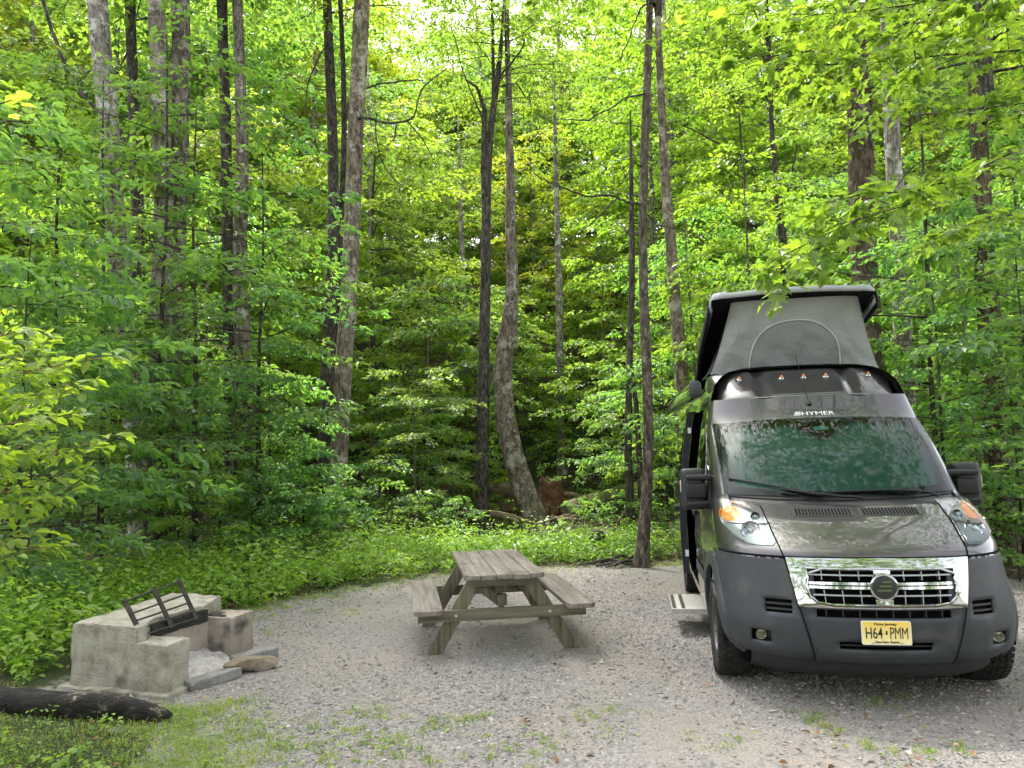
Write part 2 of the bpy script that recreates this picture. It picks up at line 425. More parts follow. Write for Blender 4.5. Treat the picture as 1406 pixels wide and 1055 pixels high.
UP = np.array([0, 0, 1.0])
def sprays(rng, O, D, L, per, size, droop=.22, flat=.35, spread=.42, clump=None):
    """flat layered leaf sprays: leaves on both sides of each drooping twig"""
    n = len(O)
    O = np.repeat(O, per, 0); D = np.repeat(nrmz(D), per, 0); L = np.repeat(L, per)[:, None]
    m_ = n * per
    tone0 = np.repeat(rng.normal(0, .13, n), per)
    t = rng.random((m_, 1)) ** .75
    sg = rng.choice([-1.0, 1.0], (m_, 1))
    s = rng.random((m_, 1)) ** .8 * L * spread * (1.15 - t)
    lat = nrmz(np.cross(UP[None], D))
    pos = O + D * t * L + lat * sg * s + D * s * .55 + UP * (-droop * t**2 * L - .15 * s) + rng.normal(0, .022, (m_, 3))
    d = D * .65 + lat * sg * (.25 + 1.3 * s / (L * spread + 1e-6)) + rng.normal(0, .35, (m_, 3)) - UP * .28
    nr = UP + rng.normal(0, flat, (m_, 3))
    sz = size * rng.uniform(.65, 1.2, m_)
    tone = np.clip(.45 + tone0 + rng.normal(0, .14, m_), 0, 1)
    return pos, d, nr, sz, tone

def limb(rng, p0, az, el, L, droop, k=6, wob=.06):
    t = np.linspace(0, 1, k)[:, None]
    h = np.array([math.cos(az), math.sin(az), 0])
    p = p0 + h * (t * L * math.cos(el)) + UP * (t * L * math.sin(el) - droop * L * t**2)
    p[1:] += np.cumsum(rng.normal(0, wob * L / k, (k - 1, 3)), 0)
    return p

def make_crown(seed, z0, z1, rad, nl, ns, per, size, trunk_at, el=(.15, .6), prof='dome', spray=.8, kind='oval', droop=.22, rb=.02, flat=.35, fl=.25, width=1.0):
    """returns (leaf V, F, tone), list of limb tubes"""
    rng = np.random.default_rng(seed)
    Os, Ds, Ls, wood = [], [], [], []
    for i in range(nl):
        f = (i + rng.random()) / nl
        z = z0 + (z1 - z0) * f
        r = {'dome': math.sqrt(max(0, 1 - (abs(f - fl) / (1 - fl if f > fl else max(fl, .3)))**2 * .85)),
             'cone': 1.05 - .85 * f, 'vase': .35 + .9 * f - .55 * max(0, f - .75) * 2}[prof] * rad * rng.uniform(.65, 1.15)
        az = i * 2.39996 + rng.normal(0, .35)
        e = rng.uniform(*el) * (.6 + .6 * f)
        p = limb(rng, np.array(trunk_at(z)), az, e, r, rng.uniform(.05, .3))
        wood.append((p, np.linspace(rb * (1.1 - .7 * f), rb * .16, len(p))))
        for j in range(ns):
            t = .3 + .7 * (j + rng.random()) / ns
            q = t * (len(p) - 1); i0 = min(int(q), len(p) - 2)
            o = p[i0] + (p[i0 + 1] - p[i0]) * (q - i0)
            b = az + (rng.choice([-1, 1]) * rng.uniform(.2, 1.25) if j < ns - 1 else 0)
            Os.append(o); Ds.append((math.cos(b), math.sin(b), rng.normal(.02, .16))); Ls.append(spray * rng.uniform(.6, 1.25))
            tip = o + np.array(Ds[-1]) * Ls[-1] * .7
            if j % 2 == 0: wood.append((np.array([o, (o + tip) / 2 + [0, 0, .01], tip - [0, 0, .1 * Ls[-1]]]), np.array([rb * .3, rb * .2, rb * .1])))
    pos, d, nr, sz, tone = sprays(rng, np.array(Os), np.array(Ds), np.array(Ls), per, size, droop, flat)
    return leaves('c', pos, d, nr, sz, rng, kind, tone, width), wood

def tubes_mesh(name, tubes, n=5, extra=None):
    Vs, Fs, b = [], [], 0
    for p, r in (tubes or []):
        V, F = tube_np(p, r, n); Vs.append(V); Fs.append(F + b); b += len(V)
    for V, F in (extra or []):
        Vs.append(V); Fs.append(F + b); b += len(V)
    return npmesh(name, np.concatenate(Vs), [np.concatenate(Fs)], smooth=True)

def trunk_tube(rng, pts, rad, n=14, sub=4, rough=.05, flare=True):
    """a bole through pts with uneven girth and a flared foot"""
    pts = np.asarray(pts, float); rad = np.asarray(rad, float)
    t0 = np.arange(len(pts)); t = np.linspace(0, len(pts) - 1, (len(pts) - 1) * sub + 1)
    p = np.stack([np.interp(t, t0, pts[:, i]) for i in range(3)], -1)
    for _ in range(sub):
        p[1:-1] = (p[:-2] + 2 * p[1:-1] + p[2:]) / 4
    r = np.interp(t, t0, rad)
    a = np.linspace(0, 2*np.pi, n, endpoint=False)
    ph = rng.uniform(0, 6, 4)
    h = (p[:, 2] - p[0, 2])[:, None]
    rr = r[:, None] * (1 + rough * (np.sin(3*a + ph[0] + h*.5) + .7*np.sin(5*a + ph[1] - h*.8) + .8*np.sin(h*2.3 + ph[2] + a)) + rng.normal(0, rough*.35, (len(t), n)))
    if flare: rr = rr * (1 + .55 * np.exp(-h / .28) * (1 + .35*np.sin(4*a + ph[3])))
    return tube_np(p, rr, n)

PROTO = {}
def proto(name, seed, H, tr, z0f, rad, nl, ns, per, size, mat_='bark', lean=.03, **kw):
    rng = np.random.default_rng(seed + 1000)
    k = 7
    zz = np.linspace(0, H, k)
    off = np.cumsum(rng.normal(0, lean * H / k, (k, 2)), 0); off[0] = 0
    at = lambda z: (np.interp(z, zz, off[:, 0]), np.interp(z, zz, off[:, 1]), z)
    (V, F, tone), wood = make_crown(seed, z0f * H, H * .98, rad, nl, ns, per, size, at, **kw)
    pts = np.array([at(z) for z in zz])
    rr = tr * (1 - .85 * (zz / H) ** .9)
    tm = tubes_mesh(name + '_trunk', wood, 4, [trunk_tube(rng, pts, rr, 9, 3, .04)])
    tm.materials.append(M[mat_])
    cm = npmesh(name + '_crown', V, [F], tone=tone); cm.materials.append(M['leaf'])
    PROTO[name] = (tm, cm, H)
# understory
proto('s0', 1, 3.2, .022, .18, 1.25, 15, 4, 27, .125, 'bark_dark', el=(.1, .45), spray=.62, rb=.010)
proto('s1', 2, 5.0, .035, .14, 1.9, 20, 5, 27, .145, 'bark_dark', el=(.05, .4), spray=.8, rb=.014)
proto('s2', 3, 6.5, .05, .12, 2.3, 24, 6, 27, .15, 'bark', el=(.05, .4), spray=.9, rb=.018)
proto('s3', 4, 8.5, .065, .16, 2.6, 28, 6, 38, .13, 'bark', el=(.05, .4), spray=1.0, rb=.02, prof='cone')
proto('s4', 5, 1.7, .013, .12, .85, 10, 4, 26, .10, 'bark_dark', el=(.2, .7), spray=.5, rb=.007)
proto('s5', 6, 4.2, .03, .10, 1.7, 18, 5, 27, .14, 'bark_dark', el=(.0, .35), spray=.75, rb=.012)
proto('s6', 7, 9.0, .06, .30, 2.7, 16, 5, 22, .155, 'bark_dark', el=(.0, .4), spray=.95, rb=.02)
# tall
proto('t0', 11, 14, .15, .16, 3.4, 36, 8, 42, .19, 'bark', el=(.1, .55), spray=1.35, rb=.04, kind='kite')
proto('t1', 12, 17, .18, .20, 3.8, 40, 8, 44, .20, 'bark_pale', el=(.1, .6), spray=1.45, rb=.045, kind='kite')
proto('t2', 13, 12, .12, .10, 3.0, 36, 8, 42, .17, 'bark_dark', el=(.05, .5), spray=1.25, rb=.035, kind='kite')
proto('t3', 14, 15.5, .16, .14, 3.4, 38, 8, 42, .19, 'bark', el=(.2, .7), spray=1.3, rb=.04, kind='kite', prof='vase')
# crowns carried by the tall boles (origin where the crown starts)
CAN = []
for i, (h, r, nl) in enumerate([(8.5, 3.8, 34), (7.5, 3.3, 30), (9.5, 4.4, 36)]):
    (V, F, tone), wood = make_crown(40 + i, 0, h, r, nl, 6, 20, .16, lambda z: (0, 0, z), el=(.15, .6), spray=1.3, kind='kite', rb=.028)
    cm = npmesh('canopy', V, [F], tone=tone); cm.materials.append(M['leaf'])
    wm = tubes_mesh('canopy_limbs', wood, 4, [tube_np(np.array([(0, 0, -.6), (.05, 0, h*.5), (0, .1, h)]), np.array([.09, .06, .02]), 7)])
    CAN.append((cm, wm))

def place(pname, x, y, rz, sc, label, cat='tree', group=None, tint=(1, 1, 1), name='young_tree', bark=(1, 1, 1), sink=.05):
    tm, cm, H = PROTO[pname]
    t = thing(name, label, cat, (x, y, float(terrain(x, y)) - sink), rz, group)
    t.scale = (sc, sc, sc)
    a = obj('trunk', tm, None, t); b = obj('crown', cm, None, t)
    b.color = (*tint, 1); a.color = (*bark, 1)
    return t
# ------------------------------------------------------------------ the tall boles one can tell apart
def hero(label, dep, pix, H, crown, cz, bark, tint=(1, 1, 1), name='forest_tree', seed=0, twigs=(), bcol=(1, 1, 1), rough=.05, base_z=None, cs=1.0, crz=0.0, fork=()):
    rng = np.random.default_rng(seed + 500)
    pp = [P(px, py, dep) for px, py, w_ in pix]
    rr = [w_ / 2 / FPX * dep for px, py, w_ in pix]
    order = np.argsort([p[2] for p in pp]); pp = [pp[i] for i in order]; rr = [rr[i] for i in order]
    gz = float(terrain(pp[0][0], dep)) - .08 if base_z is None else base_z
    if pp[0][2] > gz + .3:
        e = pp[0] + (pp[0] - pp[1]) * min(.6, (pp[0][2] - gz) / max(pp[1][2] - pp[0][2], .1)) * .5
        pp.insert(0, np.array([e[0], dep, gz])); rr.insert(0, rr[0] * 1.08)
    else:
        pp[0][2] = gz
    top = pp[-1]
    if H > top[2] + .5:
        d = nrmz(pp[-1] - pp[-2]); d = nrmz(d + [0, 0, 1.0])
        L = (H - top[2]) / d[2]
        pp += [top + d * L * .5, top + d * L]; rr += [rr[-1] * .72, rr[-1] * .25]
    base = pp[0].copy()
    loc = [p - base for p in pp]
    t = thing(name, label, 'tree', base)
    extra = [trunk_tube(rng, loc, rr, 16, 4, rough)]
    for f in fork:
        fp = [P(px, py, dep) - base for px, py, w_ in f]
        extra.append(tube_np(np.array(fp), np.array([w_ / 2 / FPX * dep for px, py, w_ in f]), 9))
    tm = tubes_mesh('trunk', [], 5, extra); tm.materials.append(M[bark])
    to = obj('trunk', tm, None, t); to.color = (*bcol, 1)
    for tw in twigs:
        q = np.array([P(px, py, dep + dy) - base for px, py, w_, dy in tw]); rw = np.array([w_ * .31 / FPX * dep for px, py, w_, dy in tw])
        tt = np.linspace(0, len(q) - 1, len(q) * 4); q2 = np.stack([np.interp(tt, np.arange(len(q)), q[:, i]) for i in range(3)], -1)
        for _ in range(2): q2[1:-1] = (q2[:-2] + 2 * q2[1:-1] + q2[2:]) / 4
        q2[1:] += np.cumsum(rng.normal(0, .012, (len(q2) - 1, 3)), 0)
        bmh = tubes_mesh('branch', [(q2, np.interp(tt, np.arange(len(q)), rw))], 6); bmh.materials.append(M['bark_dark'])
        obj('branch', bmh, None, t)
    if crown is not None:
        cm, wm = CAN[crown]
        zz = [p[2] for p in loc]; cx = np.interp(cz - base[2], zz, [p[0] for p in loc]); cyy = np.interp(cz - base[2], zz, [p[1] for p in loc])
        c = obj('crown', cm, None, t); c.location = (cx, cyy, cz - base[2]); c.rotation_euler = (0, 0, crz); c.scale = (cs,) * 3; c.color = (*tint, 1)
        wm2 = wm if wm.materials else (wm.materials.append(M['bark_dark']) or wm)
        l = obj('limbs', wm2, None, t); l.location = c.location; l.rotation_euler = (0, 0, crz); l.scale = (cs,) * 3
    return t

YG = (1.25, 1.12, .8)
hero('pale grey lichened trunk leaning left, leftmost of the tall trees behind the fireplace', 14.0,
     [(128, -60, 26), (133, 20, 27), (146, 130, 27), (157, 300, 28), (170, 430, 29), (185, 560, 31), (196, 690, 34)], 19, 0, 11.5, 'bark_pale', seed=1,
     twigs=[[(152, 168, 12, 0), (128, 150, 10, .2), (92, 95, 9, .4), (62, 10, 8, .6), (45, -60, 6, .8)], [(150, 120, 5, 0), (175, 60, 4, -.2), (200, -20, 3, -.4)]])
hero('broad mottled grey trunk standing upright just right of the pale leaning trunk', 14.6,
     [(213, -60, 24), (216, 60, 24), (222, 200, 25), (226, 330, 26), (219, 470, 30), (211, 600, 36), (208, 720, 42)], 20, 2, 11.5, 'bark_pale', seed=2, bcol=(.85, .82, .78))
hero('brown flaking trunk close against the right side of the broad mottled trunk', 15.0,
     [(247, -60, 25), (250, 40, 25), (247, 180, 25), (243, 330, 24), (238, 480, 24), (232, 640, 26)], 20, 1, 12, 'bark', seed=3)
hero('thin dark trunk with a raised side limb seen between the two pale trunks', 17.0,
     [(176, -60, 13), (180, 40, 14), (184, 190, 16), (190, 320, 17), (192, 520, 18)], 18, 1, 12, 'bark_dark', seed=4, fork=[[(186, 215, 9), (172, 205, 9), (158, 160, 8), (150, 90, 7)]])
hero('slim dark trunk, left one of a close pair left of the picnic table', 16.0,
     [(302, -60, 14), (306, 60, 14), (311, 200, 15), (313, 320, 16), (316, 500, 17), (317, 700, 18)], 18, 2, 12.5, 'bark_dark', seed=5)
hero('brown peeling trunk bowing right low down, right one of the close pair', 15.6,
     [(324, -60, 14), (328, 60, 15), (333, 200, 17), (330, 330, 19), (328, 420, 22), (338, 500, 22), (345, 570, 22), (345, 690, 24)], 19, 0, 12.5, 'bark', seed=6)
hero('dark straight trunk with hanging bare twigs left of the tall lichened trunk', 18.5,
     [(446, -60, 12), (452, 60, 13), (457, 200, 15), (458, 330, 16), (452, 450, 17), (446, 600, 19)], 19, 1, 13, 'bark_dark', seed=7,
     twigs=[[(452, 62, 4, 0), (440, 70, 4, -.2), (420, 110, 3, -.4), (414, 150, 3, -.5), (428, 195, 2, -.5)]])
hero('narrow dark stem climbing beside the dark straight trunk', 18.8,
     [(464, -60, 6), (470, 60, 7), (474, 180, 8), (468, 300, 8), (462, 440, 9)], 15, None, 0, 'bark_dark', seed=8,
     twigs=[[(472, 180, 4, 0), (484, 120, 4, 0), (486, 60, 3, 0), (494, -40, 3, 0)]])
hero('tall slender trunk, lichen white at its top and brown below, left of the picnic table', 16.6,
     [(500, -60, 21.6), (497, 20, 22.5), (491, 120, 21.6), (486, 250, 21.6), (480, 380, 22.5), (472, 500, 23.4), (465, 640, 24.3), (461, 735, 27.0)], 20, 0, 13, 'bark_pale', bcol=(.85, .78, .70), seed=9,
     twigs=[[(487, 164, 7, 0), (508, 160, 6, -.3), (545, 172, 5, -.6), (572, 160, 4, -.9), (582, 118, 3, -1.1), (620, 90, 2, -1.3)],
            [(515, 163, 4, -.3), (517, 205, 3, -.5), (535, 240, 3, -.7), (556, 258, 2, -.9)], [(545, 172, 4, -.6), (540, 195, 3, -.7), (530, 208, 2, -.8)],
            [(488, 125, 5, 0), (530, 112, 4, .2), (580, 105, 3, .4)], [(558, 165, 4, -.7), (580, 195, 3, -.9), (598, 235, 2, -1)]])
hero('thin straight trunk forking into bare twigs high up, behind the picnic table', 18.3,
     [(690, 40, 4.5), (684, 110, 8.1), (674, 170, 9.9), (668, 250, 11.7), (667, 340, 13.5), (665, 460, 15.3), (663, 600, 17.1), (661, 733, 19.8)], 13.5, 1, 10.5, 'bark_dark', seed=10, cs=.6, tint=YG,
     fork=[[(668, 330, 10), (664, 230, 9), (665, 150, 7), (655, 120, 4), (640, 110, 3)], [(664, 540, 9), (673, 520, 7), (676, 500, 5)]],
     twigs=[[(684, 110, 6, 0), (705, 85, 5, -.2), (722, 68, 4, -.3), (724, 50, 3, -.3), (748, 35, 2, -.4)], [(668, 175, 4, 0), (648, 130, 3, .2), (620, 40, 3, .4)],
            [(690, 118, 4, 0), (710, 112, 3, .2), (722, 135, 2, .3)]])
hero('thick scarred trunk curving low to the right with a knob halfway up', 18.6,
     [(697, 90, 8.1), (700, 190, 10.8), (702, 330, 15.3), (704, 400, 18.0), (699, 452, 22.5), (698, 466, 27.9), (693, 490, 23.4), (689, 530, 25.2), (694, 580, 27.9), (708, 640, 29.7), (722, 685, 30.6), (736, 726, 34.2)], 15, 0, 11.5, 'bark_pale', seed=11, bcol=(.72, .66, .60), rough=.08, cs=.7)
hero('dark slightly crooked trunk at the gravel edge between the picnic table and the van', 12.0,
     [(892, -60, 9), (892, 20, 10), (889, 110, 11), (884, 220, 12), (883, 330, 12), (884, 420, 13), (889, 520, 14), (891, 600, 14), (887, 690, 15), (880, 778, 17)], 15, 2, 9.8, 'bark_dark', seed=12, bcol=(1.5, 1.42, 1.3),
     twigs=[[(884, 282, 7, 0), (862, 278, 6, -.2), (840, 268, 5, -.5), (800, 270, 4, -.8), (760, 252, 3, -1.1), (735, 235, 2, -1.3)], [(848, 272, 4, -.4), (826, 300, 3, -.8), (790, 330, 2, -1.1), (750, 345, 2, -1.3)],
            [(888, 128, 5, 0), (868, 130, 4, -.3), (840, 150, 4, -.6), (805, 168, 3, -.9), (770, 165, 2, -1.2)], [(884, 230, 4, 0), (868, 222, 3, -.2), (860, 245, 3, -.3), (845, 258, 2, -.5)],
            [(886, 290, 4, 0), (905, 310, 3, .3), (940, 318, 2, .6)], [(891, 5, 5, 0), (878, 5, 4, 0), (870, 30, 3, -.1), (858, 70, 3, -.3), (845, 78, 2, -.5)]])
hero('thin dark stem with a snag beside the dark crooked trunk', 15.5,
     [(868, 340, 8), (867, 420, 9), (864, 520, 9), (862, 610, 10)], 9, None, 0, 'bark_dark', seed=13, fork=[[(866, 500, 6), (874, 560, 7), (878, 640, 8), (880, 700, 8)]])
hero('mottled pale trunk just left of the raised van roof', 16.0,
     [(905, 60, 10), (908, 150, 11), (914, 260, 13), (921, 340, 15), (928, 430, 17), (935, 500, 19), (940, 600, 20)], 17, 1, 12, 'bark_pale', seed=14, bcol=(.8, .72, .65))
hero('stout dark brown trunk rising behind the raised van roof', 13.2,
     [(1174, -60, 27), (1175, 30, 28), (1179, 130, 34), (1182, 250, 34), (1185, 340, 35), (1190, 440, 36), (1192, 540, 38)], 19, 2, 11.0, 'bark', seed=15, bcol=(.62, .56, .5))
hero('pale trunk leaning a little right of the stout dark trunk behind the van', 16.0,
     [(1219, 60, 16), (1222, 120, 19), (1228, 230, 22), (1235, 360, 23), (1240, 480, 24), (1245, 580, 25)], 18, 0, 12.5, 'bark_pale', seed=16)
hero('shaded thick trunk deep among leaves right of the van mirror', 13.0,
     [(1338, 60, 20), (1342, 150, 21), (1348, 280, 24), (1356, 420, 28), (1364, 540, 31), (1372, 650, 34)], 17, 1, 10.5, 'bark', seed=17, bcol=(.7, .62, .55))
hero('slim forked dark sapling trunk above the van roof', 17.0,
     [(1056, 60, 5), (1058, 150, 6), (1062, 220, 8), (1068, 265, 11), (1076, 335, 12), (1080, 460, 13)], 13, 1, 10, 'bark_dark', seed=18, cs=.7, tint=YG,
     twigs=[[(1070, 268, 7, 0), (1086, 258, 6, 0), (1120, 248, 5, .2), (1165, 232, 3, .4)], [(1040, 235, 5, -.2), (1010, 205, 4, -.4), (960, 180, 3, -.6), (935, 168, 3, -.8)], [(1086, 258, 5, 0), (1090, 230, 4, 0), (1095, 200, 3, 0)]])
hero('faint pale trunk showing through leaves right of the tall slender trunk', 26.0, [(508, 285, 7), (510, 380, 8), (512, 480, 8)], 16, 2, 10.5, 'bark_pale', seed=19, cs=.5)
hero('faint pale trunk far back left of the thin straight trunk', 28.0, [(634, 340, 7), (636, 400, 8), (637, 470, 8)], 15, 1, 10.5, 'bark_pale', seed=20, cs=.5)
hero('faint grey trunk in the dim gap right of the thick scarred trunk', 24.0, [(766, 330, 8), (768, 440, 10), (769, 540, 11)], 15, 0, 11, 'bark_pale', seed=21, cs=.5, bcol=(.8, .8, .75))

# ------------------------------------------------------------------ understory
_r = random.Random(5)
DG, MG, LG = (1.10, 1.20, 1.80), (1.16, 1.20, 1.50), (1.36, 1.26, .9)  # leaf tints by zone; sheen and missing light are put into the colour
def under(pn, px, dep, sc, label, tint=MG, name='young_tree', cat='tree', group=None):
    x = P(px, 700, dep)[0]
    tn = [q * _r.uniform(.9, 1.1) for q in tint]
    return place(pn, x, dep, _r.uniform(0, 6.28), sc, label, cat, group, tn, name)
UG = 'young leafy trees filling the wood'
front = [
 ('s2', -95, 8.6, 1.0, 'tall leafy sapling cut by the left picture edge behind the bright shrub', DG),
 ('s1', 25, 9.6, 1.0, 'dark leafy sapling behind the bright shrub left of the fireplace', DG),
 ('s2', 80, 11.8, .74, 'broad dark green sapling in front of the pale leaning trunk', DG),
 ('s5', 140, 10.6, .9, 'low spreading sapling right behind the concrete fireplace', DG),
 ('s1', 245, 12.6, .72, 'layered sapling hiding the foot of the broad mottled trunk', DG),
 ('s5', 300, 13.6, .7, 'short dark sapling behind the right half of the weed bank by the fireplace', DG),
 ('s3', 185, 16.2, .9, 'tall sapling right behind the broad mottled grey trunk', MG),
 ('s2', 318, 13.2, .84, 'glossy leaved sapling with dark bare twigs before the close pair of trunks', MG),
 ('s1', 372, 14.2, .8, 'fresh green sapling between the close pair and the dark straight trunk', MG),
 ('s5', 415, 14.6, .62, 'layered low sapling left of the foot of the tall slender trunk', DG),
 ('s2', 572, 17.4, .62, 'round sapling right of the tall slender trunk', MG),
 ('s4', 585, 15.0, .62, 'pale bluish leaved small maple behind the left bench of the picnic table', (.9, 1.05, 1.1)),
 ('s5', 575, 19.5, .8, 'small sapling on the bank left of the thin straight trunk', MG),
 ('s4', 512, 14.6, 1.0, 'knee high seedling before the tall slender trunk', DG),
 ('s0', 872, 15.6, .85, 'small maple left of the dark crooked trunk', (.85, 1, 1)),
 ('s5', 915, 16.0, .95, 'sapling between the dark crooked trunk and the van', DG),
 ('s1', 862, 20.5, .8, 'layered sapling over the tip of the fallen tree', MG),
 ('s3', 960, 17.5, .9, 'tall sapling behind the open side door of the van', MG),
 ('s3', 1050, 15.5, .95, 'tall light green sapling directly behind the raised van roof', LG),
 ('s3', 1130, 18.0, 1.0, 'leafy tall sapling between the forked sapling and the stout dark trunk', MG),
 ('s2', 1295, 15.0, 1.0, 'dense sapling behind the pale trunk right of the van roof', DG),
 ('s1', 1300, 11.2, 1.0, 'sapling with flat sprays above the right van mirror', MG),
 ('s2', 1345, 12.5, .9, 'dark sapling between the right van mirror and the shaded thick trunk', DG),
 ('s1', 1420, 10.4, 1.0, 'sapling cut by the right picture edge at mirror height', MG),
 ('s5', 1400, 11.5, .8, 'low dark sapling right of the van bumper', DG),
 ('s4', 1392, 9.9, .9, 'small seedling beside the right front wheel of the van', DG),
 ('s3', -40, 12.4, 1.1, 'tall light sapling reaching up beside the left picture edge', LG),
 ('s3', 285, 17.5, 1.0, 'tall thin sapling just behind the brown flaking trunk', MG),
 ('s6', 70, 12.6, 1.0, 'open tall sapling with loose sprays crossing the pale leaning trunk', MG),
 ('s6', 215, 13.0, 1.05, 'open tall sapling with loose sprays crossing the broad mottled trunk', MG),
 ('s6', 352, 13.8, .9, 'open tall sapling with loose sprays crossing the close pair of trunks', DG),
 ('s6', 1290, 12.0, .95, 'open tall sapling with loose sprays crossing the pale trunk behind the van', MG),
 ('s6', 138, 12.9, .95, 'open tall sapling with loose sprays between the two pale trunks', MG),
 ('s6', 268, 13.6, 1.0, 'open tall sapling with loose sprays right of the brown flaking trunk', MG),
 ('s5', 648, 20.6, .75, 'low layered sapling on the bank beside the thin straight trunk', LG),
 ('s1', 806, 22.8, .85, 'layered light sapling behind the fallen tree', LG),
 ('s1', 705, 24.5, .9, 'layered light sapling in the gap behind the thick scarred trunk', LG),
 ('s5', 520, 18.4, .8, 'low layered sapling right of the tall slender trunk, on the bank', MG),
 ('s4', 345, 12.6, .85, 'knee high dark bush behind the weeds, left of the picnic table', DG),
 ('s4', 415, 13.2, .9, 'low bush behind the weeds halfway between fireplace and picnic table', DG),
 ('s4', 470, 13.4, .75, 'low bush at the very foot of the tall slender trunk', MG),
 ('s0', 375, 13.8, .6, 'waist high bush behind the weeds below the close pair of trunks', DG),
 ('s0', 265, 12.4, .55, 'waist high dark bush behind the weeds right of the fireplace', DG),
 ('s4', 630, 14.8, .6, 'low pale bush in front of the thin straight trunk', MG),
 ('s4', 800, 14.4, .55, 'low bush right of the foot of the thick scarred trunk', MG),
 ('s3', 1440, 13.5, .95, 'tall sapling at the right picture edge behind the others', MG),
 ('s0', 262, 10.9, .55, 'light green small sapling reaching over the fireplace grate', LG),
 ('s0', 40, 8.6, .9, 'dark low bush left of the fireplace', DG),
]
for pn, px, dep, sc, lab, tn in front: under(pn, px, dep, sc, lab, tn)
where = [(-1e9, 'at the far left edge'), (60, 'left of the pale leaning trunk'), (170, 'behind the pale leaning trunk'), (270, 'behind the close pair of trunks'), (390, 'left of the tall slender trunk'),
         (500, 'right of the tall slender trunk'), (590, 'left of the thin straight trunk'), (680, 'right of the thick scarred trunk'), (790, 'left of the dark crooked trunk'), (890, 'above the open van door'),
         (990, 'above the left half of the van'), (1090, 'above the right half of the van'), (1200, 'right of the stout dark trunk'), (1300, 'above the right van mirror'), (1390, 'at the far right edge')]
def wh(px):
    return [w_ for a_, w_ in where if a_ <= px][-1]
for rank, d0, d1, step, pns, rw in [(1, 19.5, 22.5, 70, ['s3', 's2', 's3', 's1'], 'in the second tree row'), (2, 23.5, 28, 66, ['t2', 's3', 't0', 't2', 's3'], 'in the third tree row')]:
    px = -150 + rank * 17
    while px < 1560:
        dep = _r.uniform(d0, d1)
        pn = _r.choice(pns); sc = _r.uniform(.85, 1.1)
        if 540 < px < 900 and rank == 2: pn, sc = _r.choice(['s3', 's2', 's1']), .95
        if 640 < px < 880 and rank == 1: pn, sc, dep = _r.choice(['s1', 's5', 's2']), .9, dep + 3.6
        lab = ('tall ' if pn in ('s3', 't2', 't0') else 'low ') + 'leafy tree ' + rw + ' ' + wh(px)
        under(pn, px, dep, sc, lab, _r.choice([MG, LG, LG, (1.5, 1.42, 1.2)]), name='leafy_tree', group='%s trees, %s, %s' % (lab.split()[0], rw, wh(px)))  # lighter tints here brighten the inner rows in place of light
        px += step * _r.uniform(.75, 1.25)
# the slope behind
for row_, (d0, d1, n_, lab) in enumerate([(29, 36, 26, 'lower part'), (38, 47, 28, 'middle part'), (50, 63, 30, 'upper part'), (66, 90, 42, 'top')]):
    for i in range(n_):
        px = -160 + 1740 * (i + _r.uniform(.15, .85)) / n_
        dep = _r.uniform(d0, d1)
        lowp = (row_ == 0 and 470 < px < 900) or (row_ == 1 and 470 < px < 900 and dep < 43)
        side = 'left' if px < 470 else 'middle' if px < 930 else 'right'
        reg = {'left': 'left of the tall slender trunk', 'middle': 'between tall slender trunk and van', 'right': 'above the van'}[side]
        under(_r.choice(['s3', 's2', 's3'] if lowp else ['t0', 't1', 't2', 't3']), px, dep, _r.uniform(1.0, 1.4) * (1.15 if row_ > 1 else 1), 'tree on the %s of the slope %s' % (lab, reg),
              _r.choice([LG, LG, (1.65, 1.35, .65), MG]), name='slope_tree', group='trees on the %s of the slope %s' % (lab, reg))

for px, dep in ((585, 46), (628, 44), (668, 47), (705, 45), (745, 46), (800, 45)):
    under('t2', px, dep, 1.15, 'tree on the middle part of the slope between tall slender trunk and van', LG, name='slope_tree', group='trees on the middle part of the slope between tall slender trunk and van')
for i in range(16):   # low growth between the boles of the slope
    px = 400 + 560 * (i + _r.uniform(.1, .9)) / 16
    under(_r.choice(['s3', 's2']), px, _r.uniform(36, 48), _r.uniform(1.0, 1.35), 'low leafy tree growing beneath taller ones on the slope behind the picnic table', LG, name='slope_tree', group='low trees on the slope behind the picnic table')
# ------------------------------------------------------------------ the wood behind the photographer (seen only mirrored in glass and paint)
def woods_behind():
    Vs, Fs, ts, b = [], [], [], 0
    rng = np.random.default_rng(77)
    for i in range(26):
        x = -20 + 40 * ((i % 13) + rng.random()) / 13; y = -rng.uniform(9, 13) - (i // 13) * 5; H = rng.uniform(12, 18)
        (V, F, tone), wood = make_crown(700 + i, .4, H, 3.4, 24, 6, 22, .27, lambda z: (0, 0, z), el=(.1, .5), spray=1.4, kind='kite')
        V = V + [x, y, 0]; Vs.append(V); Fs.append(F + b); ts.append(tone); b += len(V)
    me = npmesh('woods', np.concatenate(Vs), [np.concatenate(Fs)], tone=np.concatenate(ts)); me.materials.append(M['leaf'])
    tag(obj('woods', me), 'wood across the road mirrored in the windscreen', 'woods', kind='stuff')
woods_behind()

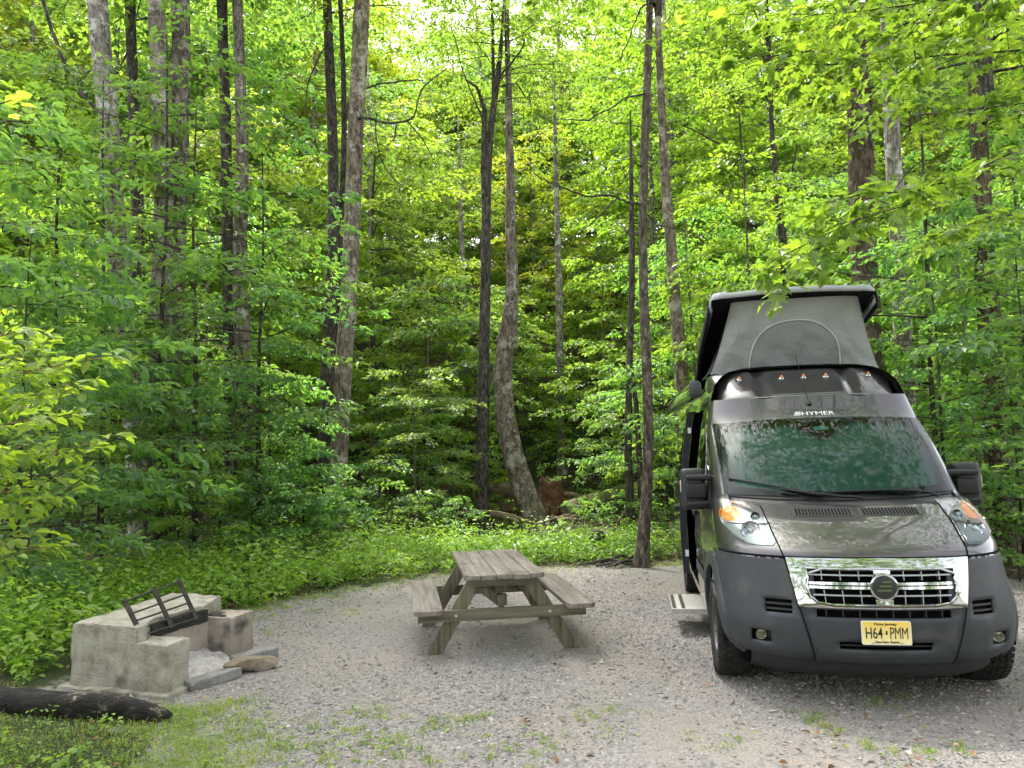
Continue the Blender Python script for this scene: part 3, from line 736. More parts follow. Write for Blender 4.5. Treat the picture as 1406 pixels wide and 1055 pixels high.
# ------------------------------------------------------------------ bright shrub at the left edge
def fol_obj(name, parts, mat_, parent, color=(1, 1, 1)):
    Vs, Fs, ts, b = [], [], [], 0
    for V, F, t in parts:
        Vs.append(V); Fs.append(F + b); ts.append(t); b += len(V)
    me = npmesh(name, np.concatenate(Vs), [np.concatenate(Fs)], tone=np.concatenate(ts)); me.materials.append(mat_)
    o = obj(name, me, None, parent); o.color = (*color, 1); return o
def near_sprays(seed, lines, per_m, size, kind, width=1.0, flat=.3, sub=.30, tone=(.6, .16), droop=.1):
    """leafy branches along given polylines (world); returns leaf part + wood tubes"""
    rng = np.random.default_rng(seed)
    Os, Ds, Ls, wood = [], [], [], []
    for ln in lines:
        q = np.array(ln, float); k = len(q)
        t = np.linspace(0, k - 1, k * 5); p = np.stack([np.interp(t, np.arange(k), q[:, i]) for i in range(3)], -1)
        for _ in range(3): p[1:-1] = (p[:-2] + 2*p[1:-1] + p[2:]) / 4
        wood.append((p, np.linspace(.009, .002, len(p))))
        L = np.linalg.norm(np.diff(p, axis=0), axis=1).sum(); n = max(2, int(L * per_m))
        for i in range(n):
            f = .12 + .88 * (i + .5) / n; j = min(int(f * (len(p) - 1)), len(p) - 2)
            ax = nrmz(p[j + 1] - p[j]); lat = nrmz(np.cross(UP, ax)) * (1 if i % 2 else -1)
            d = nrmz(ax * .7 + lat * rng.uniform(.5, 1.2) + UP * rng.normal(0, .12))
            if i == n - 1: d = ax
            l = sub * rng.uniform(.6, 1.2) * (1.15 - .6 * f)
            Os.append(p[j]); Ds.append(d); Ls.append(l)
            wood.append((np.array([p[j], p[j] + d * l * .55, p[j] + d * l - UP * droop * l]), np.array([.003, .002, .001])))
    pos, d, nr, sz, tn = sprays(rng, np.array(Os), np.array(Ds), np.array(Ls), 9, size, droop, flat, spread=.30)
    tn = np.clip(rng.normal(tone[0], tone[1], len(pos)), 0, 1)
    return leaves('n', pos, d, nr, sz, rng, kind, tn, width), wood
sh = thing('shrub', 'bright yellow green leafy shrub lit at the left edge in front of the fireplace', 'shrub', (-3.9, 4.9, .0))
b0 = np.array([-3.9, 4.9, 0])
tips = [(165, 487, 4.7), (128, 520, 4.9), (150, 600, 4.6), (100, 566, 4.4), (85, 650, 4.7), (95, 668, 4.5), (62, 752, 4.6), (30, 735, 4.3), (60, 470, 5.0), (20, 455, 4.6), (40, 610, 4.2), (70, 540, 5.2), (28, 690, 4.9)]
lines = []
for i, (px, py, dp) in enumerate(tips):
    e = P(px, py, dp) - b0
    s_ = P(-130 - 12 * (i % 4), py + 90 + 20 * (i % 3), dp) - b0
    lines.append([(0, 0, .0), (s_[0] * .6, s_[1] * .6, s_[2] * .55), tuple(s_), tuple((s_ + e) / 2 + [0, 0, .09]), tuple(e)])
lp, wd = near_sprays(21, lines, 9, .088, 'oval', 1.15, .32, .34, (.72, .16))
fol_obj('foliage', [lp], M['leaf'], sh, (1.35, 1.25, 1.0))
wm = tubes_mesh('stems', wd, 5); wm.materials.append(M['twig_tan']); obj('stems', wm, None, sh)
# twig of large pale leaves top left
sh2 = thing('shrub', 'few large pale leaves on a thin twig entering at the upper left edge', 'shrub', (-3.3, 3.2, 0))
b1 = np.array([-3.3, 3.2, 0])
l2 = [[(0, 0, 0), (.05, .1, 1.6), tuple(P(-60, 200, 3.2) - b1), tuple(P(8, 165, 3.2) - b1), tuple(P(42, 170, 3.2) - b1)], [tuple(P(-60, 200, 3.2) - b1), tuple(P(-20, 150, 3.2) - b1), tuple(P(15, 138, 3.25) - b1)]]
lp, wd = near_sprays(5, l2[:1], 3, .075, 'oval', 1.3, .5, .16, (.9, .1))
lp2, wd2 = near_sprays(6, l2[1:], 8, .075, 'oval', 1.3, .5, .16, (.9, .1))
fol_obj('foliage', [lp2], M['leaf'], sh2, (1.5, 1.4, 1.3))
wm = tubes_mesh('stems', wd[:1] + wd2, 5); wm.materials.append(M['twig']); obj('stems', wm, None, sh2)

# ------------------------------------------------------------------ maple reaching in from the right
mp = thing('maple_tree', 'maple reaching long sprays of lobed leaves in from the right over the van', 'tree', (5.4, 4.9, 0))
b2 = np.array([5.4, 4.9, 0])
def pl(*a): return [tuple(P(px, py, dp) - b2) for px, py, dp in a]
main = [pl((1560, 40, 5.2), (1406, 70, 5.1), (1300, 75, 5.0), (1215, 85, 4.9), (1120, 90, 4.8), (1010, 78, 4.7)),
        pl((1560, 60, 5.4), (1406, 30, 5.3), (1370, 20, 5.3), (1290, 60, 5.5), (1200, 55, 5.6)),
        pl((1560, 190, 4.9), (1406, 200, 4.8), (1330, 240, 4.6), (1270, 275, 4.5), (1180, 300, 4.3), (1060, 358, 4.15)),
        pl((1330, 240, 4.6), (1260, 262, 4.4), (1180, 268, 4.3), (1150, 275, 4.2)),
        pl((1180, 300, 4.3), (1130, 335, 4.2), (1085, 385, 4.1)),
        pl((1560, 130, 5.6), (1420, 140, 5.6), (1340, 150, 5.7), (1250, 150, 5.8)),
        pl((1560, 300, 6.2), (1430, 290, 6.0), (1350, 300, 5.8), (1280, 330, 5.7)),
        pl((1560, -60, 5.0), (1420, -20, 5.0), (1300, 0, 5.0), (1150, 20, 4.9), (1000, 20, 4.9)),
        pl((1560, -80, 6.4), (1400, -30, 6.4), (1250, 10, 6.4), (1120, 40, 6.4))]
lp, wd = near_sprays(31, main, 8, .105, 'maple', 1.0, .38, .42, (.58, .16), droop=.2)
fol_obj('crown', [lp], M['leaf'], mp, (1.1, 1.08, .8))
wm = tubes_mesh('branches', wd, 5); wm.materials.append(M['bark_dark']); obj('branches', wm, None, mp)
rng = np.random.default_rng(3)
tm = tubes_mesh('trunk', [(np.array([(0, 0, z) + np.array([.02*z, .03*z, 0]) for z in (2.2, 2.6, 3.0)]), [.05, .05, .05])], 6, [trunk_tube(rng, [(0, 0, -.1), (.05, .05, 2), (0, .2, 4.5), (.1, .1, 9)], [.12, .10, .08, .03], 12)])
tm.materials.append(M['bark']); obj('trunk', tm, None, mp)
cm, wm = CAN[2]
c = obj('crown', cm, None, mp); c.location = (-1.2, 1.2, 6.6); c.scale = (1.05, 1.05, .8); c.color = (1.1, 1.05, .8, 1)
l = obj('limbs', wm, None, mp); l.location = c.location; l.scale = c.scale
cm, wm = CAN[1]
c = obj('crown', cm, None, mp); c.location = (.9, 4.6, 6.4); c.scale = (1.0, 1.0, .8); c.color = (1.1, 1.05, .8, 1)
l = obj('limbs', wm, None, mp); l.location = c.location; l.scale = c.scale

# ------------------------------------------------------------------ weeds and grass (uncountable)
def weeds():
    rng = np.random.default_rng(9)
    n = 9000
    x = rng.uniform(-9, 5.5, n); y = rng.uniform(4.0, 18, n)
    sd_ = pad_sd(x, y)
    sd_ = sd_ + .16*np.sin(x*3.1 + y*1.2) + .13*np.sin(y*5.3 - x*2.2) - .05
    dens = np.where(sd_ < .10, 0, np.where(sd_ < 2.2, 1, np.where(sd_ < 3.2, .45, .10))) * np.where((x > 2.3), .6, 1)
    dens *= np.where((y < 6.3) & (x > -5), .75, 1) * np.where((x > -1) & (y > 15), 0, 1)
    # keep the fireplace, its apron and the log clear
    fp = (x > -3.95) & (x < -2.0) & (y > 5.15) & (y < 8.0)
    k = (rng.random(n) < dens) & ~fp & (np.abs(x) < .8 * y + 1)
    x, y, sd_ = x[k], y[k], sd_[k]; n = len(x)
    h = rng.uniform(.22, .62, n) * np.clip(.42 + sd_ * .65, .35, 1.2) * np.where(y < 6.3, .55, 1)
    h = h * np.where((x > -1) & (y > 13.3), .5, 1) * np.where(y < 6.3, .55, 1)
    h = h * (1 + .45*np.sin(x*1.9 + 2*np.sin(y*1.3)) * np.sin(y*2.3 + x))
    per = 22
    X = np.repeat(x, per); Y = np.repeat(y, per); H = np.repeat(h, per); m_ = n * per
    a = rng.uniform(0, 6.283, m_); r = np.sqrt(rng.random(m_)) * H * .55
    zt = rng.random(m_) ** .6
    pos = np.stack([X + np.cos(a) * r * (.4 + .6 * zt), Y + np.sin(a) * r * (.4 + .6 * zt), terrain(X, Y) + H * zt * (1 - .25 * (r / H) ** 2) + .02], -1)
    d = np.stack([np.cos(a), np.sin(a), rng.normal(-.15, .25, m_)], -1)
    nr = UP + rng.normal(0, .28, (m_, 3))
    sz = rng.uniform(.035, .085, m_) * np.repeat(np.where(rng.random(n) < .15, 1.5, rng.uniform(.6, 1.2, n)), per)
    sz = sz * np.where(Y < 6.3, .55, 1)
    zone = np.where(X < -.9, .62, .34)
    tn = np.clip(zone + np.repeat(rng.normal(0, .2, n), per) + rng.normal(0, .1, m_), 0, 1)
    V, F, t = leaves('w', pos, d, nr, sz, rng, 'oval', tn, 1.15)
    # stems
    ks = 3
    xs = np.repeat(x, ks); ys = np.repeat(y, ks); hs = np.repeat(h, ks)
    lean = rng.normal(0, .12, (len(xs), 2))
    b = np.stack([xs, ys, terrain(xs, ys)], -1); tp = b + np.stack([lean[:, 0], lean[:, 1], hs * .95], -1); sx = np.array([.003, 0, 0])
    V2 = np.stack([b - sx, b + sx, tp], 1).reshape(-1, 3)
    me = npmesh('weeds', np.concatenate([V, V2]), [F, np.arange(len(V2)).reshape(-1, 3) + len(V)], tone=np.concatenate([t, np.full(len(xs), .3)]))
    me.materials.append(M['herb'])
    o = tag(obj('weeds', me), 'low leafy weeds massed between the gravel and the wood', 'weeds', kind='stuff'); o.color = (1, 1, 1, 1)
weeds()
def grass():
    rng = np.random.default_rng(12)
    cx, cy_, cr = [], [], []
    for i in range(4200):   # verge at lower left
        xx, yy = rng.uniform(-5, -.9), rng.uniform(3.7, 6.2)
        s = float(pad_sd(xx, yy))
        if s > -.25 - .5 * rng.random() ** 2 and not (-3.9 < xx < -2.15 and yy > 5.65): cx.append(xx); cy_.append(yy); cr.append(rng.uniform(.03, .10))
    spots = [(475, 1005, .10), (540, 1010, .09), (505, 1030, .12), (400, 1020, .12), (370, 1000, .08), (560, 1045, .12), (600, 1000, .05), (640, 985, .04), (850, 975, .06), (805, 985, .04), (840, 1010, .05), (520, 980, .05), (455, 985, .06),
             (430, 840, .05), (480, 842, .05), (1110, 985, .04), (1130, 1000, .04), (1230, 965, .05), (700, 1030, .06), (760, 1020, .05), (715, 1045, .06), (300, 1020, .14), (260, 1000, .12), (345, 1040, .12), (430, 1045, .1), (1310, 1030, .06), (1200, 1035, .05), (985, 1020, .05), (370, 870, .05), (360, 850, .08), (345, 835, .1), (385, 835, .08), (470, 820, .08)]
    for px, py, r in spots:
        d = ray(px, py); t = -CH / d[2]; g = CAM + d * t
        for _ in range(int(4 + r * 80)):
            cx.append(g[0] + rng.normal(0, r * 1.6)); cy_.append(g[1] + rng.normal(0, r * 1.6)); cr.append(rng.uniform(.012, .05))
    for i in range(420):  # thin fringe where gravel meets the weeds and sparse sprigs on the pad
        j = rng.integers(4, 13); f = rng.random(); q = PAD[j] * (1 - f) + PAD[(j + 1) % len(PAD)] * f + rng.normal(0, .25, 2)
        if not (-4 < q[0] < -2.1 and q[1] < 7.8): cx.append(q[0]); cy_.append(q[1]); cr.append(rng.uniform(.03, .08))
    cx, cy_, cr = map(np.array, (cx, cy_, cr)); n = len(cx); per = 16
    X = np.repeat(cx, per) + rng.normal(0, 1, n * per) * np.repeat(cr, per) * .6; Y = np.repeat(cy_, per) + rng.normal(0, 1, n * per) * np.repeat(cr, per) * .6
    m_ = n * per; a = rng.uniform(0, 6.283, m_); L = np.repeat(cr, per) * rng.uniform(.3, 1.1, m_) * .8 + .010
    b = np.stack([X, Y, terrain(X, Y) - .004], -1); hd = np.stack([np.cos(a), np.sin(a), np.zeros(m_)], -1); pw = np.stack([-np.sin(a), np.cos(a), np.zeros(m_)], -1) * .0022
    mid = b + hd * (L * .25)[:, None] + UP * (L * .65)[:, None]; tip = b + hd * (L * .75)[:, None] + UP * (L * rng.uniform(.6, 1.0, m_))[:, None]
    V = np.stack([b - pw, b + pw, mid + pw * .8, mid - pw * .8, tip], 1).reshape(-1, 3)
    i5 = np.arange(m_)[:, None] * 5
    tn = np.repeat(np.clip(np.repeat(rng.normal(.5, .18, n), per) + rng.normal(0, .15, m_), 0, 1), 2)
    tn = np.concatenate([tn[::2], tn[::2]])
    me = npmesh('grass', V, [i5 + np.array([[0, 1, 2, 3]]), i5 + np.array([[3, 2, 4]])], tone=tn); me.materials.append(M['grass'])
    tag(obj('grass', me), 'sparse tufts of grass on and beside the gravel', 'grass', kind='stuff')
    # broad little leaves between the tufts
    k = 5200; i = rng.integers(0, n, k)
    x = cx[i] + rng.normal(0, .09, k); y = cy_[i] + rng.normal(0, .09, k)
    pos = np.stack([x, y, terrain(x, y) + rng.uniform(.004, .04, k)], -1); aa = rng.uniform(0, 6.283, k)
    d = np.stack([np.cos(aa), np.sin(aa), rng.normal(0, .2, k)], -1)
    V, F, t = leaves('b', pos, d, UP + rng.normal(0, .35, (k, 3)), rng.uniform(.010, .034, k), rng, 'oval', np.clip(rng.normal(.6, .18, k), 0, 1), 1.2)
    me = npmesh('clover', V, [F], tone=t); me.materials.append(M['herb'])
    tag(obj('clover', me), 'small broad leaves scattered through the grass tufts', 'ground cover', kind='stuff')
grass()
def litter():
    rng = np.random.default_rng(14)
    n = 14000
    x = rng.uniform(-15, 17, n); y = 3.7 + 24 * rng.random(n) ** 1.3
    sd_ = pad_sd(x, y)
    k = (np.abs(x) < .75 * y + 6) & (rng.random(n) < np.where(sd_ < 0, np.where((x > 1.2) & (y < 6.5), .60, np.where(x > 2.2, .25, .12)) * np.where(y < 6.0, 1, .8) + .5 * np.exp(sd_ / .25), .8))
    x, y = x[k], y[k]; n = len(x)
    pos = np.stack([x, y, terrain(x, y) + np.where(sd_[k] > 0, .045, .022)], -1); a = rng.uniform(0, 6.283, n)
    d = np.stack([np.cos(a), np.sin(a), rng.normal(0, .15, n)], -1)
    V, F, t = leaves('l', pos, d, UP + rng.normal(0, .3, (n, 3)), rng.uniform(.014, .06, n) , rng, 'oval', rng.random(n), 1.2)
    me = npmesh('litter', V, [F], tone=t); me.materials.append(M['litter'])
    tag(obj('leaf_litter', me), 'dead brown leaves strewn over gravel and soil', 'leaf litter', kind='stuff')
litter()
# ------------------------------------------------------------------ fireplace
M['concrete'] = noisy('concrete', [(.30, (.18, .162, .125)), (.46, (.315, .292, .238)), (.58, (.39, .368, .31)), (.74, (.48, .46, .40))], scale=7, detail=12, bump=.9, bscale=45, bdist=.016, second=(3.2, .62, (.16, .145, .105)))
M['concrete_hot'] = noisy('concrete_scorched', [(.3, (.22, .18, .15)), (.5, (.31, .265, .225)), (.7, (.38, .335, .295))], scale=4, detail=8, bump=.5, bscale=30, bdist=.012, second=(3.0, .57, (.06, .055, .05)))
M['ash'] = noisy('ash', [(.3, (.22, .205, .195)), (.5, (.36, .345, .33)), (.7, (.48, .465, .45))], scale=14, bump=.8, bscale=40, bdist=.02, second=(9, .66, (.10, .09, .085)))
M['soot'] = noisy('soot', [(.3, (.015, .014, .013)), (.7, (.05, .046, .042))], scale=12, bump=.5)
M['iron'] = noisy('iron', [(.3, (.022, .02, .018)), (.6, (.05, .045, .04)), (.8, (.09, .06, .045))], scale=20, rough=.65, bump=.2, spec=.4)
M['stone'] = noisy('stone', [(.3, (.13, .125, .12)), (.5, (.21, .207, .20)), (.7, (.28, .275, .265))], scale=6, bump=.6, bscale=25, second=(4, .63, (.10, .09, .08)))
M['rock'] = noisy('rock', [(.3, (.12, .09, .062)), (.5, (.21, .16, .115)), (.7, (.28, .24, .195))], scale=6, bump=.7, bscale=18, second=(5, .6, (.06, .05, .045)))
FO = np.array([-3.57, 6.21]); E1 = np.array([.95, -.31]); E2 = np.array([.31, .95])
fp = thing('fireplace', 'weathered concrete campsite fireplace open towards the gravel', 'fireplace', (FO[0], FO[1], 0), math.atan2(E1[1], E1[0]))
def roughblock(pts, z0, z1, seed, cuts=9, amp=.005, bev=.009, chip=.016):
    mb = MB(); mb.prism(pts, z0, z1); b = mb.bm()
    bmesh.ops.bevel(b, geom=list(b.edges), offset=bev, segments=2, affect='EDGES', profile=.5, clamp_overlap=True)
    bmesh.ops.triangulate(b, faces=b.faces)
    for _ in range(4):
        es = [e for e in b.edges if e.calc_length() > .055]
        if es: bmesh.ops.subdivide_edges(b, edges=es, cuts=1)
        bmesh.ops.triangulate(b, faces=b.faces)
    rg = np.random.default_rng(seed); ph = rg.uniform(0, 6, 9)
    zt = max(z1) if hasattr(z1, '__len__') else z1
    b.normal_update()
    for v in b.verts:
        x, y, z = v.co
        dn = amp * (math.sin(x*17+ph[0]) * math.sin(y*15+ph[1]) + math.sin(z*23+ph[2]+x*9) + .7*math.sin(x*41+y*37+ph[3])) * .6
        v.co += v.normal * (dn - (chip * max(0, math.sin(x*11+y*13+ph[4]) - .55) if z > zt - .03 else 0)) + Vector(rg.normal(0, .0015, 3))
    return b
# back wall with sloped ragged top, then the two lower arms
obj('back_wall', roughblock([(0, 0), (.66, 0), (.64, .12), (.50, .30), (.50, .92), (.42, 1.25), (-.16, 1.27)], -.03, [.50, .50, .50, .49, .485, .51, .52], 1, amp=.007), M['concrete'], fp, True)
obj('side_wall', roughblock([(.56, -.003), (.94, -.003), (.93, .26), (.505, .26), (.505, .1)], -.03, .375, 2), M['concrete'], fp, True)
obj('side_wall', roughblock([(.425, .93), (.80, .93), (.77, 1.262), (.43, 1.262)], -.03, .385, 3), M['concrete_hot'], fp, True)
obj('inner_wall', roughblock([(.49, .25), (.545, .25), (.545, .94), (.49, .94)], -.02, .36, 4, bev=.01), M['concrete_hot'], fp, True)
mb = MB(); mb.prism([(-.06, -.09), (1.03, -.10), (1.02, .20), (.98, 1.30), (.2, 1.34)], -.05, .035)
obj('inner_wall', roughblock([(.47, .27), (.553, .27), (.553, .93), (.47, .93)], .345, .455, 14, bev=.01), M['soot'], fp, True)
obj('base_slab', roughblock([(-.06, -.07), (1.02, -.08), (1.00, .27), (.88, .30), (.88, .9), (.86, 1.30), (-.16, 1.30)], -.06, .03, 5, bev=.012), M['concrete'], fp, True)
# ash heap on the hearth
A = []
for i in range(19):
    for j in range(19):
        u, v = i / 18, j / 18
        A.append((.53 + .50 * u, .24 + .72 * v, .04 + .10 * (1 - u)**1.2 * (.6 + .4*math.sin(v*3.1)) + .012*math.sin(u*17+v*9) + .01*math.sin(v*23) - .055 * u**4))
mb = MB(); mb.grid(np.array(A).reshape(19, 19, 3)); mb.build('ash', M['ash'], fp)
# soot patch, a lid of real soot lying on the far arm and cracks of soot on the wall end
def blob(mb, cx, cy, z, rx, ry, seed, h=.004):
    rg = np.random.default_rng(seed); n = 18; V = [(cx, cy, z + h)]
    for i in range(n):
        a = i * 6.283 / n; r = rg.uniform(.6, 1.1); V.append((cx + rx*r*math.cos(a), cy + ry*r*math.sin(a), z))
    mb.add(V, [(0, 1 + i, 1 + (i + 1) % n) for i in range(n)])
mb = MB(); blob(mb, .52, 1.06, .392, .09, .09, 3, .006); blob(mb, .60, .99, .391, .09, .035, 4, .006)
mb.build('soot', M['soot'], fp)
# hinged grate thrown back against the wall
gr = MB(); bars = MB()
ga, gb = np.array([.60, .02, .405]), np.array([.55, .93, .41]); ta, tb = np.array([.38, -.02, .68]), np.array([.33, .90, .70])
GA, GB = np.array([.615, .10, .40]), np.array([.585, .74, .40]); TA, TB = np.array([.50, .02, .70]), np.array([.45, .66, .755])
for f in (0.0, .52, 1.0):
    a_, b_ = GA + (GB - GA) * f, TA + (TB - TA) * f
    gr = MB(); gr.beam(a_, b_, .045, .010, up=tuple(np.cross(b_ - a_, GB - GA))); gr.build('flat_bar', M['iron'], fp)
for f in (.04, .22, .42, .62, .95):
    a_, b_ = GA + (TA - GA) * f, GB + (TB - GB) * f
    mbb = MB(); mbb.tube([a_ - (b_ - a_)*.02, b_ + (b_ - a_)*.02], .008, 8); mbb.build('rod', M['iron'], fp)

def rock(name, loc, dims, seed, mat_, label, cat, rz=0, angular=1.0):
    bm = bmesh.new(); bmesh.ops.create_icosphere(bm, subdivisions=3, radius=.5)
    rg = np.random.default_rng(seed)
    ns = nrmz(rg.normal(size=(9, 3))); ds = rg.uniform(.22, .36, 9)
    for v in bm.verts:
        c = np.array(v.co)
        for n_, d_ in zip(ns, ds):
            e = c @ n_ - d_
            if e > 0: c = c - n_ * e * angular
        v.co = c + rg.normal(0, .006, 3)
    co = np.array([v.co for v in bm.verts]); lo, hi = co.min(0), co.max(0)
    for v in bm.verts:
        c = (np.array(v.co) - (lo + hi) / 2) / (hi - lo) * np.array(dims); v.co = c + [0, 0, dims[2] / 2 - .01]
    o = obj(name, bm, mat_, None, True); o.location = loc; o.rotation_euler = (0, 0, rz)
    return tag(o, label, cat)
def FW(a_, b_, z=0): q = FO + E1 * a_ + E2 * b_; return (q[0], q[1], z)
o = obj('kerb_stone', roughblock([(-.26, -.075), (.22, -.06), (.27, .01), (.22, .07), (-.24, .065)], 0, [.065, .085, .05, .085, .075], 8, bev=.012, amp=.004), M['stone'], None, True)
o.location = FW(1.04, .42, -.012); o.rotation_euler = (0, 0, 1.0); tag(o, 'grey broken slab lying across the mouth of the fireplace, nearest the log', 'stone slab')
o = obj('kerb_stone', roughblock([(-.22, -.07), (.22, -.07), (.23, .07), (-.2, .07)], 0, [.09, .10, .11, .10], 9, bev=.012, amp=.004), M['stone'], None, True)
o.location = FW(.96, 1.02, -.012); o.rotation_euler = (0, 0, .98); tag(o, 'pale slab leaning behind the brown rock at the far fireplace wall', 'stone slab')
rock('rock', FW(1.10, .80, 0), (.45, .25, .115), 4, M['rock'], 'brown flat rock at the mouth of the fireplace', 'rock', .35)
# ------------------------------------------------------------------ charred log
def char_mat():
    m_ = mat('charred_wood', rough=.9, spec=.2); t = m_.node_tree; b = t.nodes['Principled BSDF']
    tc = N(t, 'ShaderNodeTexCoord'); mp_ = N(t, 'ShaderNodeMapping'); mp_.inputs['Scale'].default_value = (.6, 1, 1); t.links.new(tc.outputs['Object'], mp_.inputs[0])
    vo = N(t, 'ShaderNodeTexVoronoi', Scale=26, feature='DISTANCE_TO_EDGE'); t.links.new(mp_.outputs[0], vo.inputs[0])
    n1 = N(t, 'ShaderNodeTexNoise', Scale=9, Detail=8, Roughness=.7); t.links.new(mp_.outputs[0], n1.inputs[0])
    c = ramp(t, n1.outputs[0], [(.35, (.010, .010, .010)), (.55, (.028, .026, .025)), (.60, (.07, .055, .042)), (.66, (.26, .25, .24))])
    sx = N(t, 'ShaderNodeSeparateXYZ'); t.links.new(tc.outputs['Object'], sx.inputs[0])
    n2 = N(t, 'ShaderNodeTexNoise', Scale=6, Detail=5); t.links.new(tc.outputs['Object'], n2.inputs[0])
    ad = N(t, 'ShaderNodeMath', operation='MULTIPLY_ADD'); t.links.new(n2.outputs[0], ad.inputs[0]); ad.inputs[1].default_value = .35; t.links.new(sx.outputs[0], ad.inputs[2])
    f = ramp(t, ad.outputs[0], [(.44, (1, 1, 1)), (.50, (0, 0, 0))])
    n3 = N(t, 'ShaderNodeTexNoise', Scale=30, Detail=5); mp2 = N(t, 'ShaderNodeMapping'); mp2.inputs['Scale'].default_value = (.08, 1, 1); t.links.new(tc.outputs['Object'], mp2.inputs[0]); t.links.new(mp2.outputs[0], n3.inputs[0])
    c2 = ramp(t, n3.outputs[0], [(.3, (.24, .15, .07)), (.7, (.44, .31, .17))])
    mx = N(t, 'ShaderNodeMix', data_type='RGBA'); t.links.new(f, mx.inputs[0]); t.links.new(c, mx.inputs[6]); t.links.new(c2, mx.inputs[7]); t.links.new(mx.outputs[2], b.inputs['Base Color'])
    bp = N(t, 'ShaderNodeBump', Strength=1, Distance=.02); ad2 = N(t, 'ShaderNodeMath', operation='ADD'); t.links.new(vo.outputs[0], ad2.inputs[0]); t.links.new(n1.outputs[0], ad2.inputs[1]); t.links.new(ad2.outputs[0], bp.inputs['Height']); t.links.new(bp.outputs[0], b.inputs['Normal'])
    return m_
rng = np.random.default_rng(33)
L0, L1 = np.array([-4.55, 5.83]), np.array([-2.36, 5.30]); ln = np.linalg.norm(L1 - L0)
k = 46; t = np.linspace(0, 1, k); n = 20
r = .102 * (1 - .12 * t) * np.where(t > .80, np.sqrt(np.maximum(0.012, 1 - ((t - .80) / .203) ** 1.7)), 1)
cz = .085 - .035 * sstep(.75, 1, t) + .008 * np.sin(t * 9)
an = np.linspace(0, 2*np.pi, n, endpoint=False)
rr = r[:, None] * (1 + .06*np.sin(3*an + t[:, None]*5) + .05*np.sin(2*an - t[:, None]*11) + rng.normal(0, .02, (k, n)))
pth = np.stack([t * ln, .02*np.sin(t*7), cz], -1)
V, F = tube_np(pth, rr, n)
mb = MB(); mb.add(V, F); mb.f += [tuple(range(n))[::-1], tuple(range(len(V) - n, len(V)))]
lg = mb.build('log', char_mat(), None)
lg.location = (L0[0], L0[1], 0); lg.rotation_euler = (0, 0, math.atan2(*(L1 - L0)[::-1]))
tag(lg, 'thick charred black log lying before the fireplace', 'log')

# ------------------------------------------------------------------ picnic table
def wood_mat(name, stops, axis=1, scale=9, second=None):
    st = [1, 1, 1]; st[axis] = .045
    return noisy(name, stops, scale=scale * 3, detail=9, stretch=tuple(st), rough=.85, bump=.35, bscale=60, bdist=.006, spec=.25, second=second)
M['wood_top'] = wood_mat('weathered_plank', [(.28, (.11, .095, .078)), (.45, (.19, .168, .142)), (.62, (.25, .228, .198)), (.8, (.33, .31, .28))], 1, second=(4.2, .57, (.12, .10, .085), 1))
WG = [(.28, (.07, .063, .043)), (.46, (.135, .120, .085)), (.64, (.20, .178, .132)), (.82, (.27, .242, .185))]
M['wood_x'] = wood_mat('green_timber_x', WG, 0)
M['wood_z'] = wood_mat('green_timber_z', WG, 2)
M['bolt'] = mat('zinc_bolt', (.55, .54, .52), .4, .9)
M['boltdark'] = mat('bolt_hole', (.015, .014, .012), .8)
TZ = .72
pt = thing('picnic_table', 'weathered grey wooden picnic table with attached benches on the gravel', 'picnic table', (-.227, 7.632, 0), .144)
HL_ = .90   # half length
ws = [.136, .136, .136, .136, .136]; x = -.355
ends = [.0, .004, -.01, -.006, .0]
for i, w_ in enumerate(ws):
    mb = MB()
    e0, e1_ = -HL_ + [.0, .01, -.015, -.02, -.005][i], HL_ + [.0, .008, -.006, .01, -.01][i]
    if i in (0, 4):
        s_ = -1 if i == 0 else 1; xo, xi = (x, x + w_) if i == 0 else (x + w_, x)
        pts = [(xi, e0), (xo - s_*.045, e0), (xo, e0 + .045), (xo, e1_ - .045), (xo - s_*.045, e1_), (xi, e1_)]
        if s_ < 0: pts = pts[::-1]
    else: pts = [(x, e0), (x + w_, e0), (x + w_, e1_), (x, e1_)]
    zt = TZ + [.0, -.004, .003, -.003, .001][i]
    mb.prism(pts, zt - .042, zt); mb.build('top_plank', M['wood_top'], pt, True, .005)
    x += w_ + .007
for s_ in (-1, 1):
    mb = MB(); xo, xi = s_*.80, s_*.55; c = .04
    pts = [(xi, -HL_), (xo - s_*c, -HL_), (xo, -HL_ + c), (xo, HL_ - c), (xo - s_*c, HL_), (xi + s_*0, HL_)]
    pts[0] = (xi + s_*c*.9, -HL_); pts.append((xi, HL_ - c)); pts[-2] = (xi + s_*c, HL_); pts.append((xi, -HL_ + c))
    if s_ < 0: pts = pts[::-1]
    mb.prism(pts, .395, .437); mb.build('bench', M['wood_top'], pt, True, .005)
